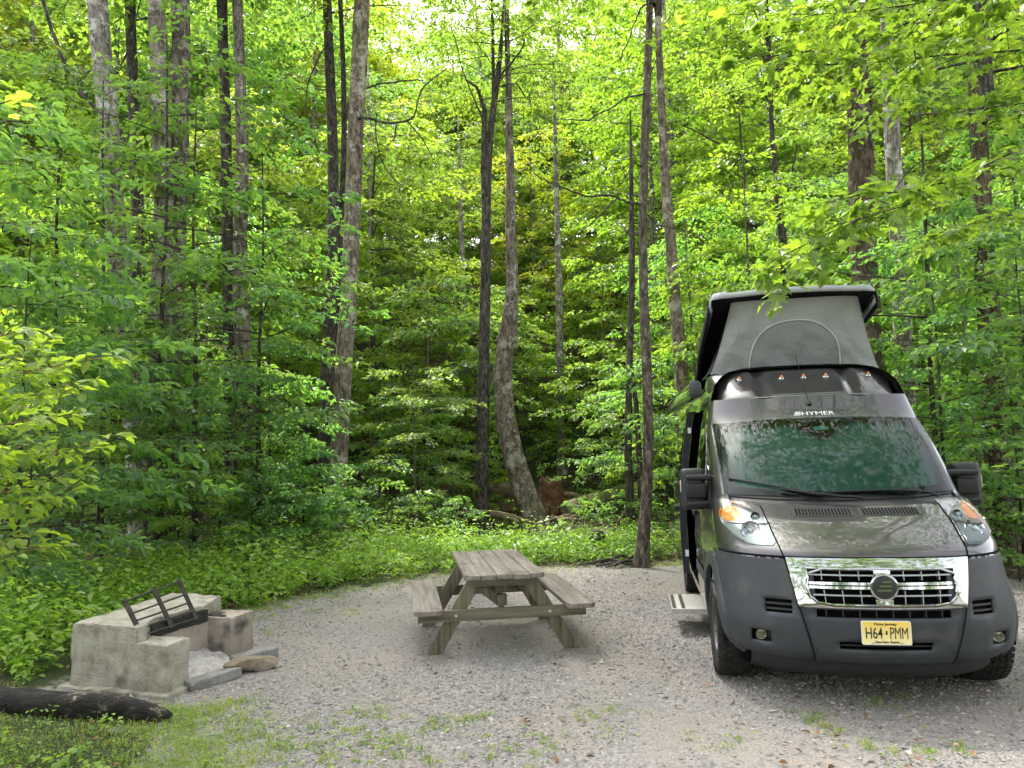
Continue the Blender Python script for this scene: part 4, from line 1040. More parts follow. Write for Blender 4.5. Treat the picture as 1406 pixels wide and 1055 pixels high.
for sy in (-1, 1):
    y0 = sy * .62
    for s_ in (-1, 1):   # legs
        mb = MB(); a_ = np.array([s_*.63, y0, 0.0]); b_ = np.array([s_*.22, y0, TZ - .044])
        dx = .072
        pts = [(a_[0] - dx, 0), (a_[0] + dx, 0), (b_[0] + dx, b_[2]), (b_[0] - dx, b_[2])]
        V = [(p_[0], y0 - .022, p_[1]) for p_ in pts] + [(p_[0], y0 + .022, p_[1]) for p_ in pts]
        mb.add(V, [(0, 1, 2, 3), (7, 6, 5, 4), (0, 4, 5, 1), (1, 5, 6, 2), (2, 6, 7, 3), (3, 7, 4, 0)])
        lgo = mb.build('leg', M['wood_z'], pt, True, .004)
        q = MB(); fz = .34; xx = a_[0] + (b_[0] - a_[0]) * fz / b_[2]
        yb = y0 + sy * .066
        q.tube([(xx, yb, .345), (xx, yb + sy*.008, .345)], .013, 10); q.build('bolt', M['bolt'], lgo, True)
    mb = MB(); z0, z1 = .295, .394; yy = y0 + sy*.044     # bench bearer across the legs
    mb.box((-.76, yy - .021, z0), (.76, yy + .021, z1)); mb.build('bench_beam', M['wood_x'], pt, True, .004)
    mb = MB(); zt = TZ - .0425; yy = y0 + sy*.044     # top cleat with sloped ends
    pts = [(-.27, zt - .09), (.27, zt - .09), (.335, zt), (-.335, zt)]
    V = [(p_[0], yy - .021, p_[1]) for p_ in pts] + [(p_[0], yy + .021, p_[1]) for p_ in pts]
    mb.add(V, [(0, 1, 2, 3), (7, 6, 5, 4), (0, 4, 5, 1), (1, 5, 6, 2), (2, 6, 7, 3), (3, 7, 4, 0)]); mb.build('top_beam', M['wood_x'], pt, True, .004)
    # braces to the middle post
    mb = MB(); mb.beam((-.12, sy*.58, TZ - .14), (0, sy*.16, TZ - .09), .085, .04); mb.build('brace', M['wood_z'], pt, True, .004)
    mb = MB(); mb.beam((0.0, sy*.60, .345), (0, sy*.12, TZ - .075), .085, .04, up=(1, 0, 0)); mb.build('brace', M['wood_z'], pt, True, .004)
    mb = MB(); mb.box((-.045, sy*.58 - .04, .40), (.045, sy*.58 + .04, .50)) if sy < 0 else mb.box((-.045, .54, .40), (.045, .62, .5)); mb.build('brace_block', M['wood_z'], pt, True, .008)
mb = MB(); mb.box((-.045, -.12, TZ - .145), (.045, .12, TZ - .0425)); mb.build('middle_cleat', M['wood_x'], pt, True, .004)
mb = MB(); mb.beam((-.20, -.575, TZ - .15), (-.02, -.575, .43), .04, .075, up=(1, 0, 0)); mb.build('brace', M['wood_z'], pt, True, .004)
mb = MB(); mb.beam((.015, -.50, TZ - .06), (.015, -.50, .50), .085, .06, up=(0, 1, 0)); mb.build('post', M['wood_z'], pt, True, .004)
# ------------------------------------------------------------------ fallen tree with torn up roots
M['rootsoil'] = noisy('root_soil', [(.3, (.08, .042, .027)), (.5, (.19, .10, .062)), (.7, (.30, .19, .125))], scale=5, bump=.9, bscale=20, bdist=.05)
M['deadwood'] = noisy('dead_wood', [(.3, (.17, .12, .08)), (.5, (.33, .25, .18)), (.7, (.45, .37, .29))], scale=8, stretch=(.2, 1, 1), bump=.5, bscale=20)
rb = P(757, 700, 21.0); rb[2] = float(terrain(rb[0], 21.0))
ft = thing('fallen_tree', 'fallen tree with its red earthy root plate torn up behind the scarred trunk', 'fallen tree', rb)
rng = np.random.default_rng(8)
bm = bmesh.new(); bmesh.ops.create_icosphere(bm, subdivisions=4, radius=1)
for v in bm.verts:
    c = np.array(v.co); f = 1 + .22*math.sin(c[0]*5+1)*math.sin(c[2]*6) + .15*math.sin(c[1]*9+c[2]*7) + rng.normal(0, .05)
    v.co = (c[0]*.38*f - .05 + .06*c[2], c[1]*.25*f, c[2]*.62*f + .42)
obj('root_plate', bm, M['rootsoil'], ft, True)
rt = []
for i in range(46):
    a_ = rng.uniform(0, 6.283); e = rng.uniform(-.3, 1.3); d = np.array([math.cos(a_)*math.cos(e), -abs(math.sin(a_))*.6*math.cos(e), math.sin(e)])
    o_ = np.array([0, 0, .45]) + d * [.33, .2, .5]; l = rng.uniform(.15, .6)
    rt.append((np.array([o_, o_ + d*l*.5 + rng.normal(0, .04, 3), o_ + d*l + rng.normal(0, .1, 3) - [0, 0, .1*l]]), [.014, .009, .003]))
me = tubes_mesh('root', rt, 5); me.materials.append(M['rootsoil']); obj('roots', me, None, ft)
a_ = P(775, 700, 20.6) - rb; b_ = P(834, 681, 21.4) - rb; a_[2] = max(a_[2], .12)
me = tubes_mesh('trunk', [], 5, [trunk_tube(rng, [a_, (a_*2+b_)/3 + [0, 0, .02], (a_+b_*2)/3, b_, b_ + (b_-a_)*.9], [.19, .175, .17, .16, .12], 12, 4, .05, False)]); me.materials.append(M['deadwood']); obj('trunk', me, None, ft)
mb = MB(); a2, b2_ = P(768, 678, 21.2) - rb, P(805, 683, 21.8) - rb; mb.tube([a2, (a2+b2_)/2 + [0, 0, .04], b2_], [.07, .06, .04], 8); mb.build('limb', M['deadwood'], ft)
for i in range(16):
    pass
cl = []
for i in range(34):
    px, py = rng.uniform(745, 790), rng.uniform(694, 714); q = P(px, py, 20.3 + rng.uniform(-.5, .3)) - rb; q[2] = rng.uniform(.0, .1)
    dd = rng.normal(0, .18, 3); dd[2] = abs(dd[2]) * .3; cl.append((np.array([q - dd, q, q + dd]), [.02, .05, .02]))
me = tubes_mesh('splinters', cl, 5); me.materials.append(M['deadwood']); obj('splinters', me, None, ft)
def stick(label, px, dep, w_, mat_='deadwood', name='fallen_branch'):
    q = np.array([P(a_, b_, dep + (c_ if len(z) else 0)) for a_, b_, *z in px for c_ in [z[0] if z else 0]])
    base = q[0].copy(); t0 = np.arange(len(q)); tt = np.linspace(0, len(q)-1, len(q)*4)
    p = np.stack([np.interp(tt, t0, (q - base)[:, i]) for i in range(3)], -1)
    for _ in range(3): p[1:-1] = (p[:-2] + 2*p[1:-1] + p[2:]) / 4
    me = tubes_mesh(name, [(p, np.linspace(w_[0], w_[1], len(p)))], 7); me.materials.append(M[mat_])
    o = obj(name, me); o.location = base; return tag(o, label, 'branch')
stick('pale fallen branch arching past the foot of the thick scarred trunk', [(748, 724), (725, 716), (700, 706), (670, 701), (640, 702), (612, 712)], 17.9, (.03, .018))
stick('short brown dead log on the bank behind the thin straight trunk', [(668, 704), (690, 708), (712, 716)], 19.2, (.09, .05))
# bank of bare earth and stump hollow
def mound(label, px, py, dep, sx, sy_, sz, seed, mat_, cat, name):
    bm = bmesh.new(); bmesh.ops.create_icosphere(bm, subdivisions=4, radius=1); rg = np.random.default_rng(seed); ph = rg.uniform(0, 6, 6)
    for v in bm.verts:
        c = np.array(v.co); f = 1 + .2*math.sin(c[0]*4+ph[0])*math.sin(c[1]*5+ph[1]) + .1*math.sin(c[0]*11+c[2]*9+ph[2]) + rg.normal(0, .03)
        v.co = (c[0]*sx*f, c[1]*sy_*f, c[2]*sz*f)
    o = obj(name, bm, M[mat_], None, True); q = P(px, py, dep); o.location = (q[0], dep, float(terrain(q[0], dep))); return tag(o, label, cat, kind='structure')
M['bank'] = noisy('bank_soil', [(.3, (.05, .032, .02)), (.5, (.125, .085, .055)), (.7, (.22, .165, .11))], scale=6, bump=.9, bscale=22, bdist=.05, second=(3, .6, (.06, .09, .025)))
mound('bare earth bank behind the trunks', 625, 700, 22.5, 2.6, 1.4, .7, 1, 'bank', 'bank', 'bank')
mb = MB(); q = P(817, 734, 13.6); mb.tube([(0, 0, .0), (.03, -.25, .03), (.03, -.32, .03)], [.12, .125, .118], 14)
o = mb.build('log', M['bark_dark'], None); o.location = (q[0], 13.6, .30); tag(o, 'dark round log end poking from the weeds right of the picnic table', 'log')
for i, (px, py, r_) in enumerate([(848, 777, 0), (862, 775, .4), (838, 779, -.3), (872, 773, .2), (856, 772, -.1)]):
    q = P(px, py, 11.9); a_ = rng.uniform(.25, .5)
    mb = MB(); mb.tube([(-a_, -.05*i, .03), (0, 0, .07 + .02*i), (a_, .08, .03)], [.018, .022, .010], 7)
    o = mb.build('fallen_branch', M['bark_dark'], None); o.location = (q[0], 11.9 + .06*i, 0.01); o.rotation_euler = (0, 0, r_)
    tag(o, 'dead stick in the small brush pile at the foot of the dark crooked trunk', 'branch', 'sticks of the brush pile')
# ------------------------------------------------------------------ camper van (x across, y back from the nose, z up)
def paint_mat():
    m_ = mat('van_paint', (.052, .050, .051), .34, .55, .5, 1.0)
    t = m_.node_tree; b = t.nodes['Principled BSDF']; b.inputs['Coat Roughness'].default_value = .035
    tc = N(t, 'ShaderNodeTexCoord'); n = N(t, 'ShaderNodeTexNoise', Scale=6, Detail=6, Roughness=.7); t.links.new(tc.outputs['Object'], n.inputs[0])
    t.links.new(ramp(t, n.outputs[0], [(.35, (.28, .28, .28)), (.7, (.42, .42, .42))]), b.inputs['Roughness'])
    t.links.new(ramp(t, n.outputs[0], [(.4, (.02, .02, .02)), (.75, (.09, .09, .09))]), b.inputs['Coat Roughness'])
    return m_
M['paint'] = paint_mat()
M['plastic'] = noisy('grey_bumper_plastic', [(.35, (.027, .031, .037)), (.65, (.038, .043, .050))], scale=3, rough=.5, bump=.06, bscale=300, bdist=.001, spec=.4, second=(5, .55, (.050, .052, .053)))
M['black'] = mat('black_plastic', (.010, .010, .011), .45, spec=.4)
M['blackmat'] = mat('black_matt', (.006, .006, .007), .9, spec=.1)
M['dark'] = mat('dark_plastic', (.022, .023, .025), .5, spec=.4)
M['chrome'] = mat('chrome', (.46, .47, .48), .05, 1.0)
M['satin'] = mat('satin_trim', (.30, .31, .32), .3, .8)
M['alu'] = noisy('step_aluminium', [(.35, (.40, .39, .36)), (.65, (.58, .57, .54))], scale=25, rough=.4, metal=.6, bump=.2)
M['lidgrey'] = noisy('roof_fibreglass', [(.35, (.24, .25, .26)), (.65, (.32, .33, .34))], scale=3, rough=.4, bump=.03, spec=.5, second=(2.2, .64, (.22, .17, .12)))
M['white'] = mat('white_paint', (.80, .80, .80), .5)
M['amber'] = mat('amber_lens', (.85, .24, .02), .15, spec=.6, coat=1)
M['headback'] = mat('reflector', (.27, .30, .30), .3, .5)
M['tyre'] = noisy('tyre_rubber', [(.35, (.014, .014, .014)), (.65, (.030, .029, .027))], scale=12, rough=.85, bump=.2, spec=.25)
M['steel'] = mat('wheel_steel', (.10, .10, .105), .45, .6)
def glass_mat(name, tint, rough=.0, ior=1.5, minr=0.0):
    m_ = bpy.data.materials.new(name); m_.use_nodes = True; t = m_.node_tree; t.nodes.remove(t.nodes['Principled BSDF'])
    tr = N(t, 'ShaderNodeBsdfTransparent'); tr.inputs[0].default_value = (*tint, 1)
    gl = N(t, 'ShaderNodeBsdfGlossy', Roughness=rough); fr = N(t, 'ShaderNodeFresnel', IOR=ior)
    ms = N(t, 'ShaderNodeMixShader'); f = fr.outputs[0]
    if minr:
        a_ = N(t, 'ShaderNodeMath', operation='ADD'); t.links.new(f, a_.inputs[0]); a_.inputs[1].default_value = minr; f = a_.outputs[0]
    t.links.new(f, ms.inputs[0]); t.links.new(tr.outputs[0], ms.inputs[1]); t.links.new(gl.outputs[0], ms.inputs[2]); t.links.new(ms.outputs[0], t.nodes['Material Output'].inputs[0]); return m_
M['windscreen'] = glass_mat('windscreen_glass', (.46, .62, .56), .004, 1.36, .0)
M['lens'] = glass_mat('clear_lens', (.92, .96, .96), .02, 1.22)
M['sideglass'] = mat('dark_side_glass', (.010, .013, .013), .03, spec=.7, coat=1)
M['shade'] = noisy('sunshade_cloth', [(.35, (.12, .205, .185)), (.65, (.17, .26, .235))], scale=3, rough=.6, bump=.1, stretch=(1, 1, .3))
def tent_mat(name, stops):
    m_ = noisy(name, stops, scale=2.6, rough=.85, bump=.4, bscale=3.2, bdist=.10, spec=.15, dist=1.2)
    return m_
M['tent'] = tent_mat('tent_canvas', [(.3, (.28, .29, .29)), (.7, (.33, .34, .335))])
M['tentmesh'] = tent_mat('tent_window_mesh', [(.3, (.215, .228, .235)), (.7, (.26, .272, .28))])
M['tentblack'] = mat('black_canvas_and_shade', (.010, .011, .014), .8, spec=.15)

RT = np.array([[.10,.30,.90,.52,.03],[.03,.36,.97,.60,.02],[0,.54,1.005,.64,0],[0,.69,1.01,.72,0],[.045,1.0,.985,.78,.01],
 [.10,1.055,.975,.72,.01],[.36,1.19,.97,.62,.02],[.66,1.31,.955,.52,.03],[.74,1.345,.94,.48,.02],[1.15,1.68,.925,.38,0],[1.56,2.02,.90,.26,-.03],[1.73,2.235,.85,.2,0]])
_vv = np.arange(12)
def ROW(v):
    v = np.asarray(v, float); o = []
    for c in range(5):
        s_ = 0
        for dv, w_ in ((-.34, .15), (-.17, .2), (0, .3), (.17, .2), (.34, .15)): s_ = s_ + w_ * np.interp(np.where((v + dv > 11) | (v + dv < 0), v, v + dv), _vv, RT[:, c])
        o.append(s_)
    return o
def SF(v, X):
    Yc, Zc, W, D, E = ROW(v); X = np.asarray(X, float)
    a_ = np.minimum(np.abs(X) / W, 1)
    g = .018 * np.exp(-((np.abs(X) - .40) / .045) ** 2) * sstep(9.9, 10.6, v)
    bl_ = .035 * np.sin(np.clip((np.asarray(v, float) - 8) / 2, 0, 1) * np.pi)
    Yc = Yc - .63 * bl_; Zc = Zc + .77 * bl_
    return np.stack(np.broadcast_arrays(X, Yc + D * (1 - (1 - a_**2.3) ** (1 / 2.3)) + g, Zc + E * a_ * a_ - g), -1)
def WV(v): return ROW(v)[2]
_vf = np.linspace(0, 11, 1101)
def vofZ(X, Z):
    X, Z = np.broadcast_arrays(np.asarray(X, float), np.asarray(Z, float)); out = np.empty(X.shape)
    for i in np.ndindex(X.shape):
        out[i] = np.interp(Z[i], SF(_vf, np.full(1101, X[i]))[:, 2], _vf)
    return out
def FN(v, X):
    e = 1e-3; a_ = SF(v + e, X) - SF(v - e, X); Xs = np.asarray(X, float)
    b_ = SF(v, Xs * .999 + 1e-3) - SF(v, Xs * .999 - 1e-3)
    n_ = nrmz(np.cross(b_, a_)); return np.where(n_[..., 1:2] > 0, -n_, n_)
def FP(X, Z, off=0.0):
    """point of the nose skin at across X, height Z, pushed OFF outwards"""
    X = np.asarray(X, float); v = vofZ(X, Z); return SF(v, X) + FN(v, X) * off
def resamp(pts, step=.035, closed=True):
    pts = np.asarray(pts, float); o = []
    m_ = len(pts)
    for i in range(m_ if closed else m_ - 1):
        a_, b_ = pts[i], pts[(i + 1) % m_]; k_ = max(1, int(math.ceil(np.linalg.norm(b_ - a_) / step)))
        o += [a_ + (b_ - a_) * j / k_ for j in range(k_)]
    if not closed: o.append(pts[-1])
    return np.array(o)
def rnd(pts, r=.25, it=2):
    """round a closed outline (corner cutting)"""
    pts = np.asarray(pts, float)
    for _ in range(it):
        q = np.roll(pts, -1, 0); pts = np.stack([pts * (1 - r) + q * r, pts * r + q * (1 - r)], 1).reshape(-1, 2)
    return pts
def mir(pts): return [(-x_, z_) for x_, z_ in pts][::-1]
def patch(pts, off, skirt=.0, rings=5, bulge=0.0, step=.035):
    o = resamp(pts, step); c = o.mean(0); G_ = []
    for s_ in np.linspace(.02, 1, rings):
        q = c + (o - c) * s_; G_.append(FP(q[:, 0], q[:, 1], off + bulge * (1 - s_ * s_)))
    if skirt: G_.append(FP(o[:, 0], o[:, 1], off - skirt))
    mb = MB(); mb.grid(np.array(G_), closed=True); mb.f.append(tuple(range(len(o)))); return mb
def ringp(outer, inner, off, skirt=.02, n=24, k=4, off_in=None):
    """band between two outlines with the same number of corners"""
    A_, B_ = [], []
    for src, dst in ((outer, A_), (inner, B_)):
        src = np.asarray(src, float)
        for i in range(len(src)):
            for j in range(n // 4): dst.append(src[i] + (src[(i+1) % len(src)] - src[i]) * j / (n // 4))
    A_, B_ = np.array(A_), np.array(B_); G_ = []
    oi = off if off_in is None else off_in
    if skirt: G_.append(FP(A_[:, 0], A_[:, 1], off - skirt))
    for s_ in np.linspace(0, 1, k): q = A_ + (B_ - A_) * s_; G_.append(FP(q[:, 0], q[:, 1], off + (oi - off) * s_))
    if skirt: G_.append(FP(B_[:, 0], B_[:, 1], oi - skirt * 2.2))
    mb = MB(); mb.grid(np.array(G_), closed=True); return mb
def strip(pts, w_, off, mb=None, h=.004):
    """a thin raised band along a line of the nose skin"""
    p_ = resamp(pts, .03, False); d = nrmz(np.gradient(p_, axis=0)); n_ = np.stack([-d[:, 1], d[:, 0]], -1) * w_ / 2
    L_, R2 = p_ - n_, p_ + n_; mb = mb or MB()
    mb.grid(np.array([FP(L_[:, 0], L_[:, 1], off - h), FP(L_[:, 0], L_[:, 1], off), FP(R2[:, 0], R2[:, 1], off), FP(R2[:, 0], R2[:, 1], off - h)])); return mb

van = thing('camper_van', 'dark grey camper van with raised pop up roof parked on the gravel', 'camper van', (2.40, 5.0715, 0), -.159)
def seam(Z): return np.interp(Z, [.30, .38, .686, 1.0, 1.1], [.425, .44, .52, .58, .60])
def panelXZ(Zs, Xs, skip=None, off=0.0):
    """skin panel over rows Z and columns Xs(Z); cells for which skip(x, z) holds are left open"""
    G_ = np.array([FP(np.asarray(Xs(z)), np.full(len(Xs(z)), z), off) for z in Zs]); mb = MB()
    a_, b_, _ = G_.shape; F = []
    for i in range(a_ - 1):
        for j in range(b_ - 1):
            xc = (G_[i, j, 0] + G_[i, j+1, 0] + G_[i+1, j, 0] + G_[i+1, j+1, 0]) / 4; zc = (Zs[i] + Zs[i+1]) / 2
            yc = G_[i:i+2, j:j+2, 1].mean()
            if skip and (skip(xc, zc) or (yc > .3 and (yc - .95)**2 + (zc - .40)**2 < .449**2)): continue
            F.append((i*b_+j, i*b_+j+1, (i+1)*b_+j+1, (i+1)*b_+j))
    mb.add(G_.reshape(-1, 3), F); return mb
def thick(o, t_=.012, off=-1):
    rim_ = o.data.materials[0] is not M['paint']
    me = o.data; nv = len(me.vertices); co = np.empty(nv * 3); me.vertices.foreach_get('co', co); co = co.reshape(-1, 3)
    npo = len(me.polygons); nr_ = np.empty(npo * 3); me.polygons.foreach_get('normal', nr_); ce = np.empty(npo * 3); me.polygons.foreach_get('center', ce)
    if ((ce.reshape(-1, 3) - np.array([0, 2.9, 1.1])) * nr_.reshape(-1, 3)).sum() < 0: me.flip_normals()
    md = o.modifiers.new('thick', 'SOLIDIFY'); md.thickness = t_; md.offset = off; md.use_rim = rim_; return o
ZC = [.302, .33, .36, .39, .415, .445, .47, .50, .55, .60, .625, .65, .675, .69, .715, .76, .80, .84, .88, .925, .96, .985, 1.0]
def XC(z):
    s_ = float(seam(z)); i = [-.42, -.38, -.345, -.29, -.2, -.1, 0, .1, .2, .29, .345, .38, .42]; sc = min(1, (s_ - .004) / .43) if z > .58 else s_ / .46
    i = [q * min(sc, 1) for q in i]
    return np.array([-s_] + i + [s_])
sk = lambda x_, z_: (abs(x_) < .42 and .715 < z_ < .925) or (abs(x_) < .42 and .625 < z_ < .675) or (abs(x_) < .30 and .415 < z_ < .47)
bump_ = thick(panelXZ(ZC, XC, sk).build('bumper', M['plastic'], van), .03)
ZK = [.302, .33, .36, .39, .425, .45, .47, .49, .51, .535, .56, .58, .60, .635, .66, .68, .70, .725, .75, .78, .81, .84, .87, .90, .95, .98, 1.0]
fr_ = np.array([0, .2, .38, .52, .64, .74, .82, .88, .92, .95, .97, .985, .995, 1.0])
for s_ in (-1, 1):
    def XK(z, s_=s_):
        a_ = float(seam(z)) + .006; W = float(WV(vofZ(0.0, z)))
        i = [a_, max(a_ + .01, .565), .60, .65, .70, .73, .76, .825]; return s_ * np.array(i + list(.825 + (W - .825) * fr_[1:]))
    skc = lambda x_, z_: (.565 < abs(x_) < .73 and .635 < z_ < .725) or (.70 < abs(x_) < .825 and .425 < z_ < .51)
    thick(panelXZ(ZK, XK, skc).build('bumper_corner', M['plastic'], van), .03)
    bk = patch([(s_*.54, .61), (s_*.73, .61), (s_*.73, .75), (s_*.54, .75)], -.045).build('air_intake', M['blackmat'], van)
    for z_ in (.66, .695):
        strip([(s_*.56, z_), (s_*.735, z_)], .014, -.012, None, .02).build('slat', M['black'], bk)
    fb = patch([(s_*.67, .40), (s_*.85, .40), (s_*.85, .53), (s_*.67, .53)], -.05).build('fog_light_recess', M['black'], van)
    c_ = FP(np.array(s_*.765), np.array(.470), -.012)
    mb = MB(); G_ = []
    for r_, y_ in ((.001, .010), (.02, .011), (.030, .013), (.036, .010), (.036, .05)):
        G_.append([(c_[0] + r_*math.cos(q), c_[1] + y_, c_[2] + r_*math.sin(q)) for q in np.linspace(0, 6.283, 20, endpoint=False)])
    mb.grid(np.array(G_), closed=True); fl = mb.build('fog_light', mat('fog_glass', (.12, .115, .08), .12, .6, coat=1), van)
# black sheet standing in for the shade behind the openings
patch([(-.48, .40), (.48, .40), (.50, .95), (-.50, .95)], -.075, rings=6).build('opening_shade', M['blackmat'], van)
# chrome panel with the grille opening
CO = [(-.576, 1.0), (0, 1.003), (.576, 1.0), (.55, .84), (.522, .687), (0, .684), (-.522, .687), (-.55, .84)]
CI = [(-.452, .935), (0, .938), (.456, .935), (.462, .77), (.392, .706), (0, .703), (-.392, .706), (-.462, .77)]
cp_ = ringp(CO, CI, .010, .012, 32, 5, .014).build('grille_surround', M['chrome'], van)
def rim(pts, r_, off, name, mt, par):
    q = resamp(rnd(pts, .2, 1), .025); p_ = FP(q[:, 0], q[:, 1], off); p_ = np.concatenate([p_, p_[:2]])
    mb = MB(); mb.tube(p_, r_, 7, False); return mb.build(name, mt, par)
rim(CI, .009, .018, 'grille_rim', M['chrome'], cp_)
for z_, w_, mt in ((.897, .010, 'satin'), (.843, .018, 'chrome'), (.817, .018, 'chrome'), (.768, .010, 'satin')):
    xe = .452 if z_ > .79 else .43
    strip([(-xe, z_), (0, z_), (xe, z_)], w_, .004, None, .035).build('grille_bar', M[mt], van)
for x_ in (-.37, -.255, -.14, .14, .255, .37):
    for z0, z1 in ((.865, .932), (.708, .80)):
        strip([(x_ * (1 if z1 > .9 else .98), z1), (x_ * (1 if z1 > .9 else .96), z0)], .006, -.006, None, .03).build('grille_fin', M['satin'], van)
for z_ in (.915, .738): pass
for k_ in range(8):
    x_ = -.36 + .72 * k_ / 7
    strip([(x_, .675), (x_, .628)], .006, -.008, None, .03).build('grille_fin', M['dark'], van)
strip([(-.30, .443), (.30, .443)], .006, -.012, None, .02).build('grille_bar', M['dark'], van)
for z0, z1 in ((.905, .94), (.702, .745)):
    patch([(-.05, z0), (.05, z0), (.055, z1), (-.055, z1)], .013, .03).build('grille_tab', M['chrome'], van)
# emblem
em = FP(np.array(0.0), np.array(.828), 0)
def disc(r_, y_, mb, n=36, h=.01): mb.grid(np.array([[(em[0] + q*math.cos(a_), em[1] + yy, em[2] + q*math.sin(a_)) for a_ in np.linspace(0, 6.283, n, endpoint=False)] for q, yy in ((.0005, y_), (r_*.9, y_), (r_, y_ + .004), (r_, y_ + h))]), closed=True); return mb
eb = disc(.088, -.036, MB(), h=.05).build('emblem', M['chrome'], van)
disc(.078, -.039, MB(), h=.004).build('emblem_face', M['dark'], eb)
for (x0, x1, z_, hgt) in ((-.016, .045, .028, .016), (-.034, .045, .001, .014), (-.05, .042, -.027, .014)):
    mb = MB(); V = [(x0, -.0425, z_), (x1, -.0425, z_), (x1 + .004, -.0425, z_ + hgt), (x0 + .010, -.0425, z_ + hgt)]
    V = [(em[0] + a_, em[1] + b_, em[2] + c_) for a_, b_, c_ in V]; V += [(a_, b_ + .004, c_) for a_, b_, c_ in V]
    mb.add(V, [(0,1,2,3), (0,4,5,1), (1,5,6,2), (2,6,7,3), (3,7,4,0)]); mb.build('emblem_bar', M['chrome'], eb)
# painted nose: strip above the chrome, hood, wings
def vpanel(v0, v1, nv, xl, xr, nu, off=0.0):
    vs__ = np.linspace(v0, v1, nv); G_ = []
    for v in vs__:
        a_, b_ = xl(v), xr(v); u = np.linspace(0, 1, nu); X = a_ + (b_ - a_) * u
        G_.append(SF(np.full(nu, v), X) + (FN(np.full(nu, v), X) * off if off else 0))
    mb = MB(); mb.grid(np.array(G_)); return mb
hs = lambda v: np.interp(v, [4, 5, 6, 7, 7.2], [.583, .60, .622, .635, .636])
thick(vpanel(4.02, 7.05, 26, lambda v: -hs(v), hs, 33).build('hood', M['paint'], van), .02)
for s_ in (-1, 1):
    g = [0, .12, .25, .38, .5, .61, .71, .80, .88, .94, .98, 1.0]
    G_ = []
    for v in np.linspace(4.02, 7.6, 26):
        W = float(WV(v)); a_ = hs(v) + .005; X = s_ * (a_ + (W - a_) * np.array(g)); G_.append(SF(np.full(12, v), X))
    mb = MB(); mb.grid(np.array(G_)); thick(mb.build('wing', M['paint'], van), .02)
thick(vpanel(7.06, 8.02, 8, lambda v: -np.interp(v, [7, 7.6, 8.1], [.63, .86, .86]), lambda v: np.interp(v, [7, 7.6, 8.1], [.63, .86, .86]), 33, -.012).build('cowl', M['dark'], van), .01)
for s_ in (-1, 1):  # pillars beside the windscreen
    G_ = []
    for v in np.linspace(7.55, 10.05, 24):
        W = float(WV(v)); a_ = .845; X = s_ * (a_ + (W - a_) * np.array([0, .3, .55, .75, .9, .97, 1.0])); G_.append(SF(np.full(7, v), X))
    mb = MB(); mb.grid(np.array(G_)); thick(mb.build('windscreen_pillar', M['paint'], van), .02)
xw = lambda v: float(WV(v)) - .0
g = np.concatenate([np.linspace(-.93, .93, 27)]); g = np.concatenate([[-1, -.985, -.96], g, [.96, .985, 1]])
G_ = [SF(np.full(len(g), v), g * float(WV(v))) for v in np.linspace(9.98, 11, 12)]
mb = MB(); mb.grid(np.array(G_)); thick(mb.build('brow', M['paint'], van), .02)
# windscreen: glass, black border, sunshade with folds behind it
WO = [(-.852, 1.995), (-.45, 2.012), (0, 2.018), (.45, 2.012), (.852, 1.995), (.885, 1.68), (.865, 1.385), (.45, 1.362), (0, 1.352), (-.45, 1.362), (-.865, 1.385), (-.885, 1.68)]
WI = [(-.80, 1.965), (-.45, 1.982), (0, 1.988), (.45, 1.982), (.80, 1.965), (.825, 1.68), (.80, 1.455), (.45, 1.425), (0, 1.415), (-.45, 1.425), (-.80, 1.455), (-.825, 1.68)]
nb = []
vg = np.linspace(8.03, 10.02, 20)
mb = MB(); G_ = []
for v in vg:
    X = np.linspace(-.872, .872, 41) * (1 if v < 9.6 else 1); G_.append(SF(np.full(41, v), X) + FN(np.full(41, v), X) * .004)
mb.grid(np.array(G_)); ws_ = mb.build('windscreen', M['windscreen'], van)
ringp(WO, WI, -.004, .0, 24, 4).build('black_border', M['black'], ws_)
G_ = []
for v in np.linspace(8.0, 10.03, 30):
    X = np.linspace(-.85, .85, 120)
    fold = .012 * np.sin(X * 21 + .5*np.sin(X*7) + (v-8)*.4) * (1 + .5*np.sin(X*5)) + .006*np.sin(X*53)
    G_.append(SF(np.full(120, v), X) - np.stack([0*X, 0*X, 0*X], -1) + FN(np.full(120, v), X) * (-.045 + fold)[:, None])
mb = MB(); mb.grid(np.array(G_)); mb.build('sunshade', M['shade'], ws_)
ms_ = patch([(-.24, 2.0), (.22, 2.0), (.06, 1.87), (0, 1.83), (-.06, 1.87)], -.012, .01).build('mirror_mount', M['blackmat'], ws_)
patch(rnd([(-.065, 1.905), (.065, 1.905), (.065, 1.94), (-.065, 1.94)]), -.006, .0).build('sensor', mat('sensor_cover', (.25, .42, .38), .3), ws_)
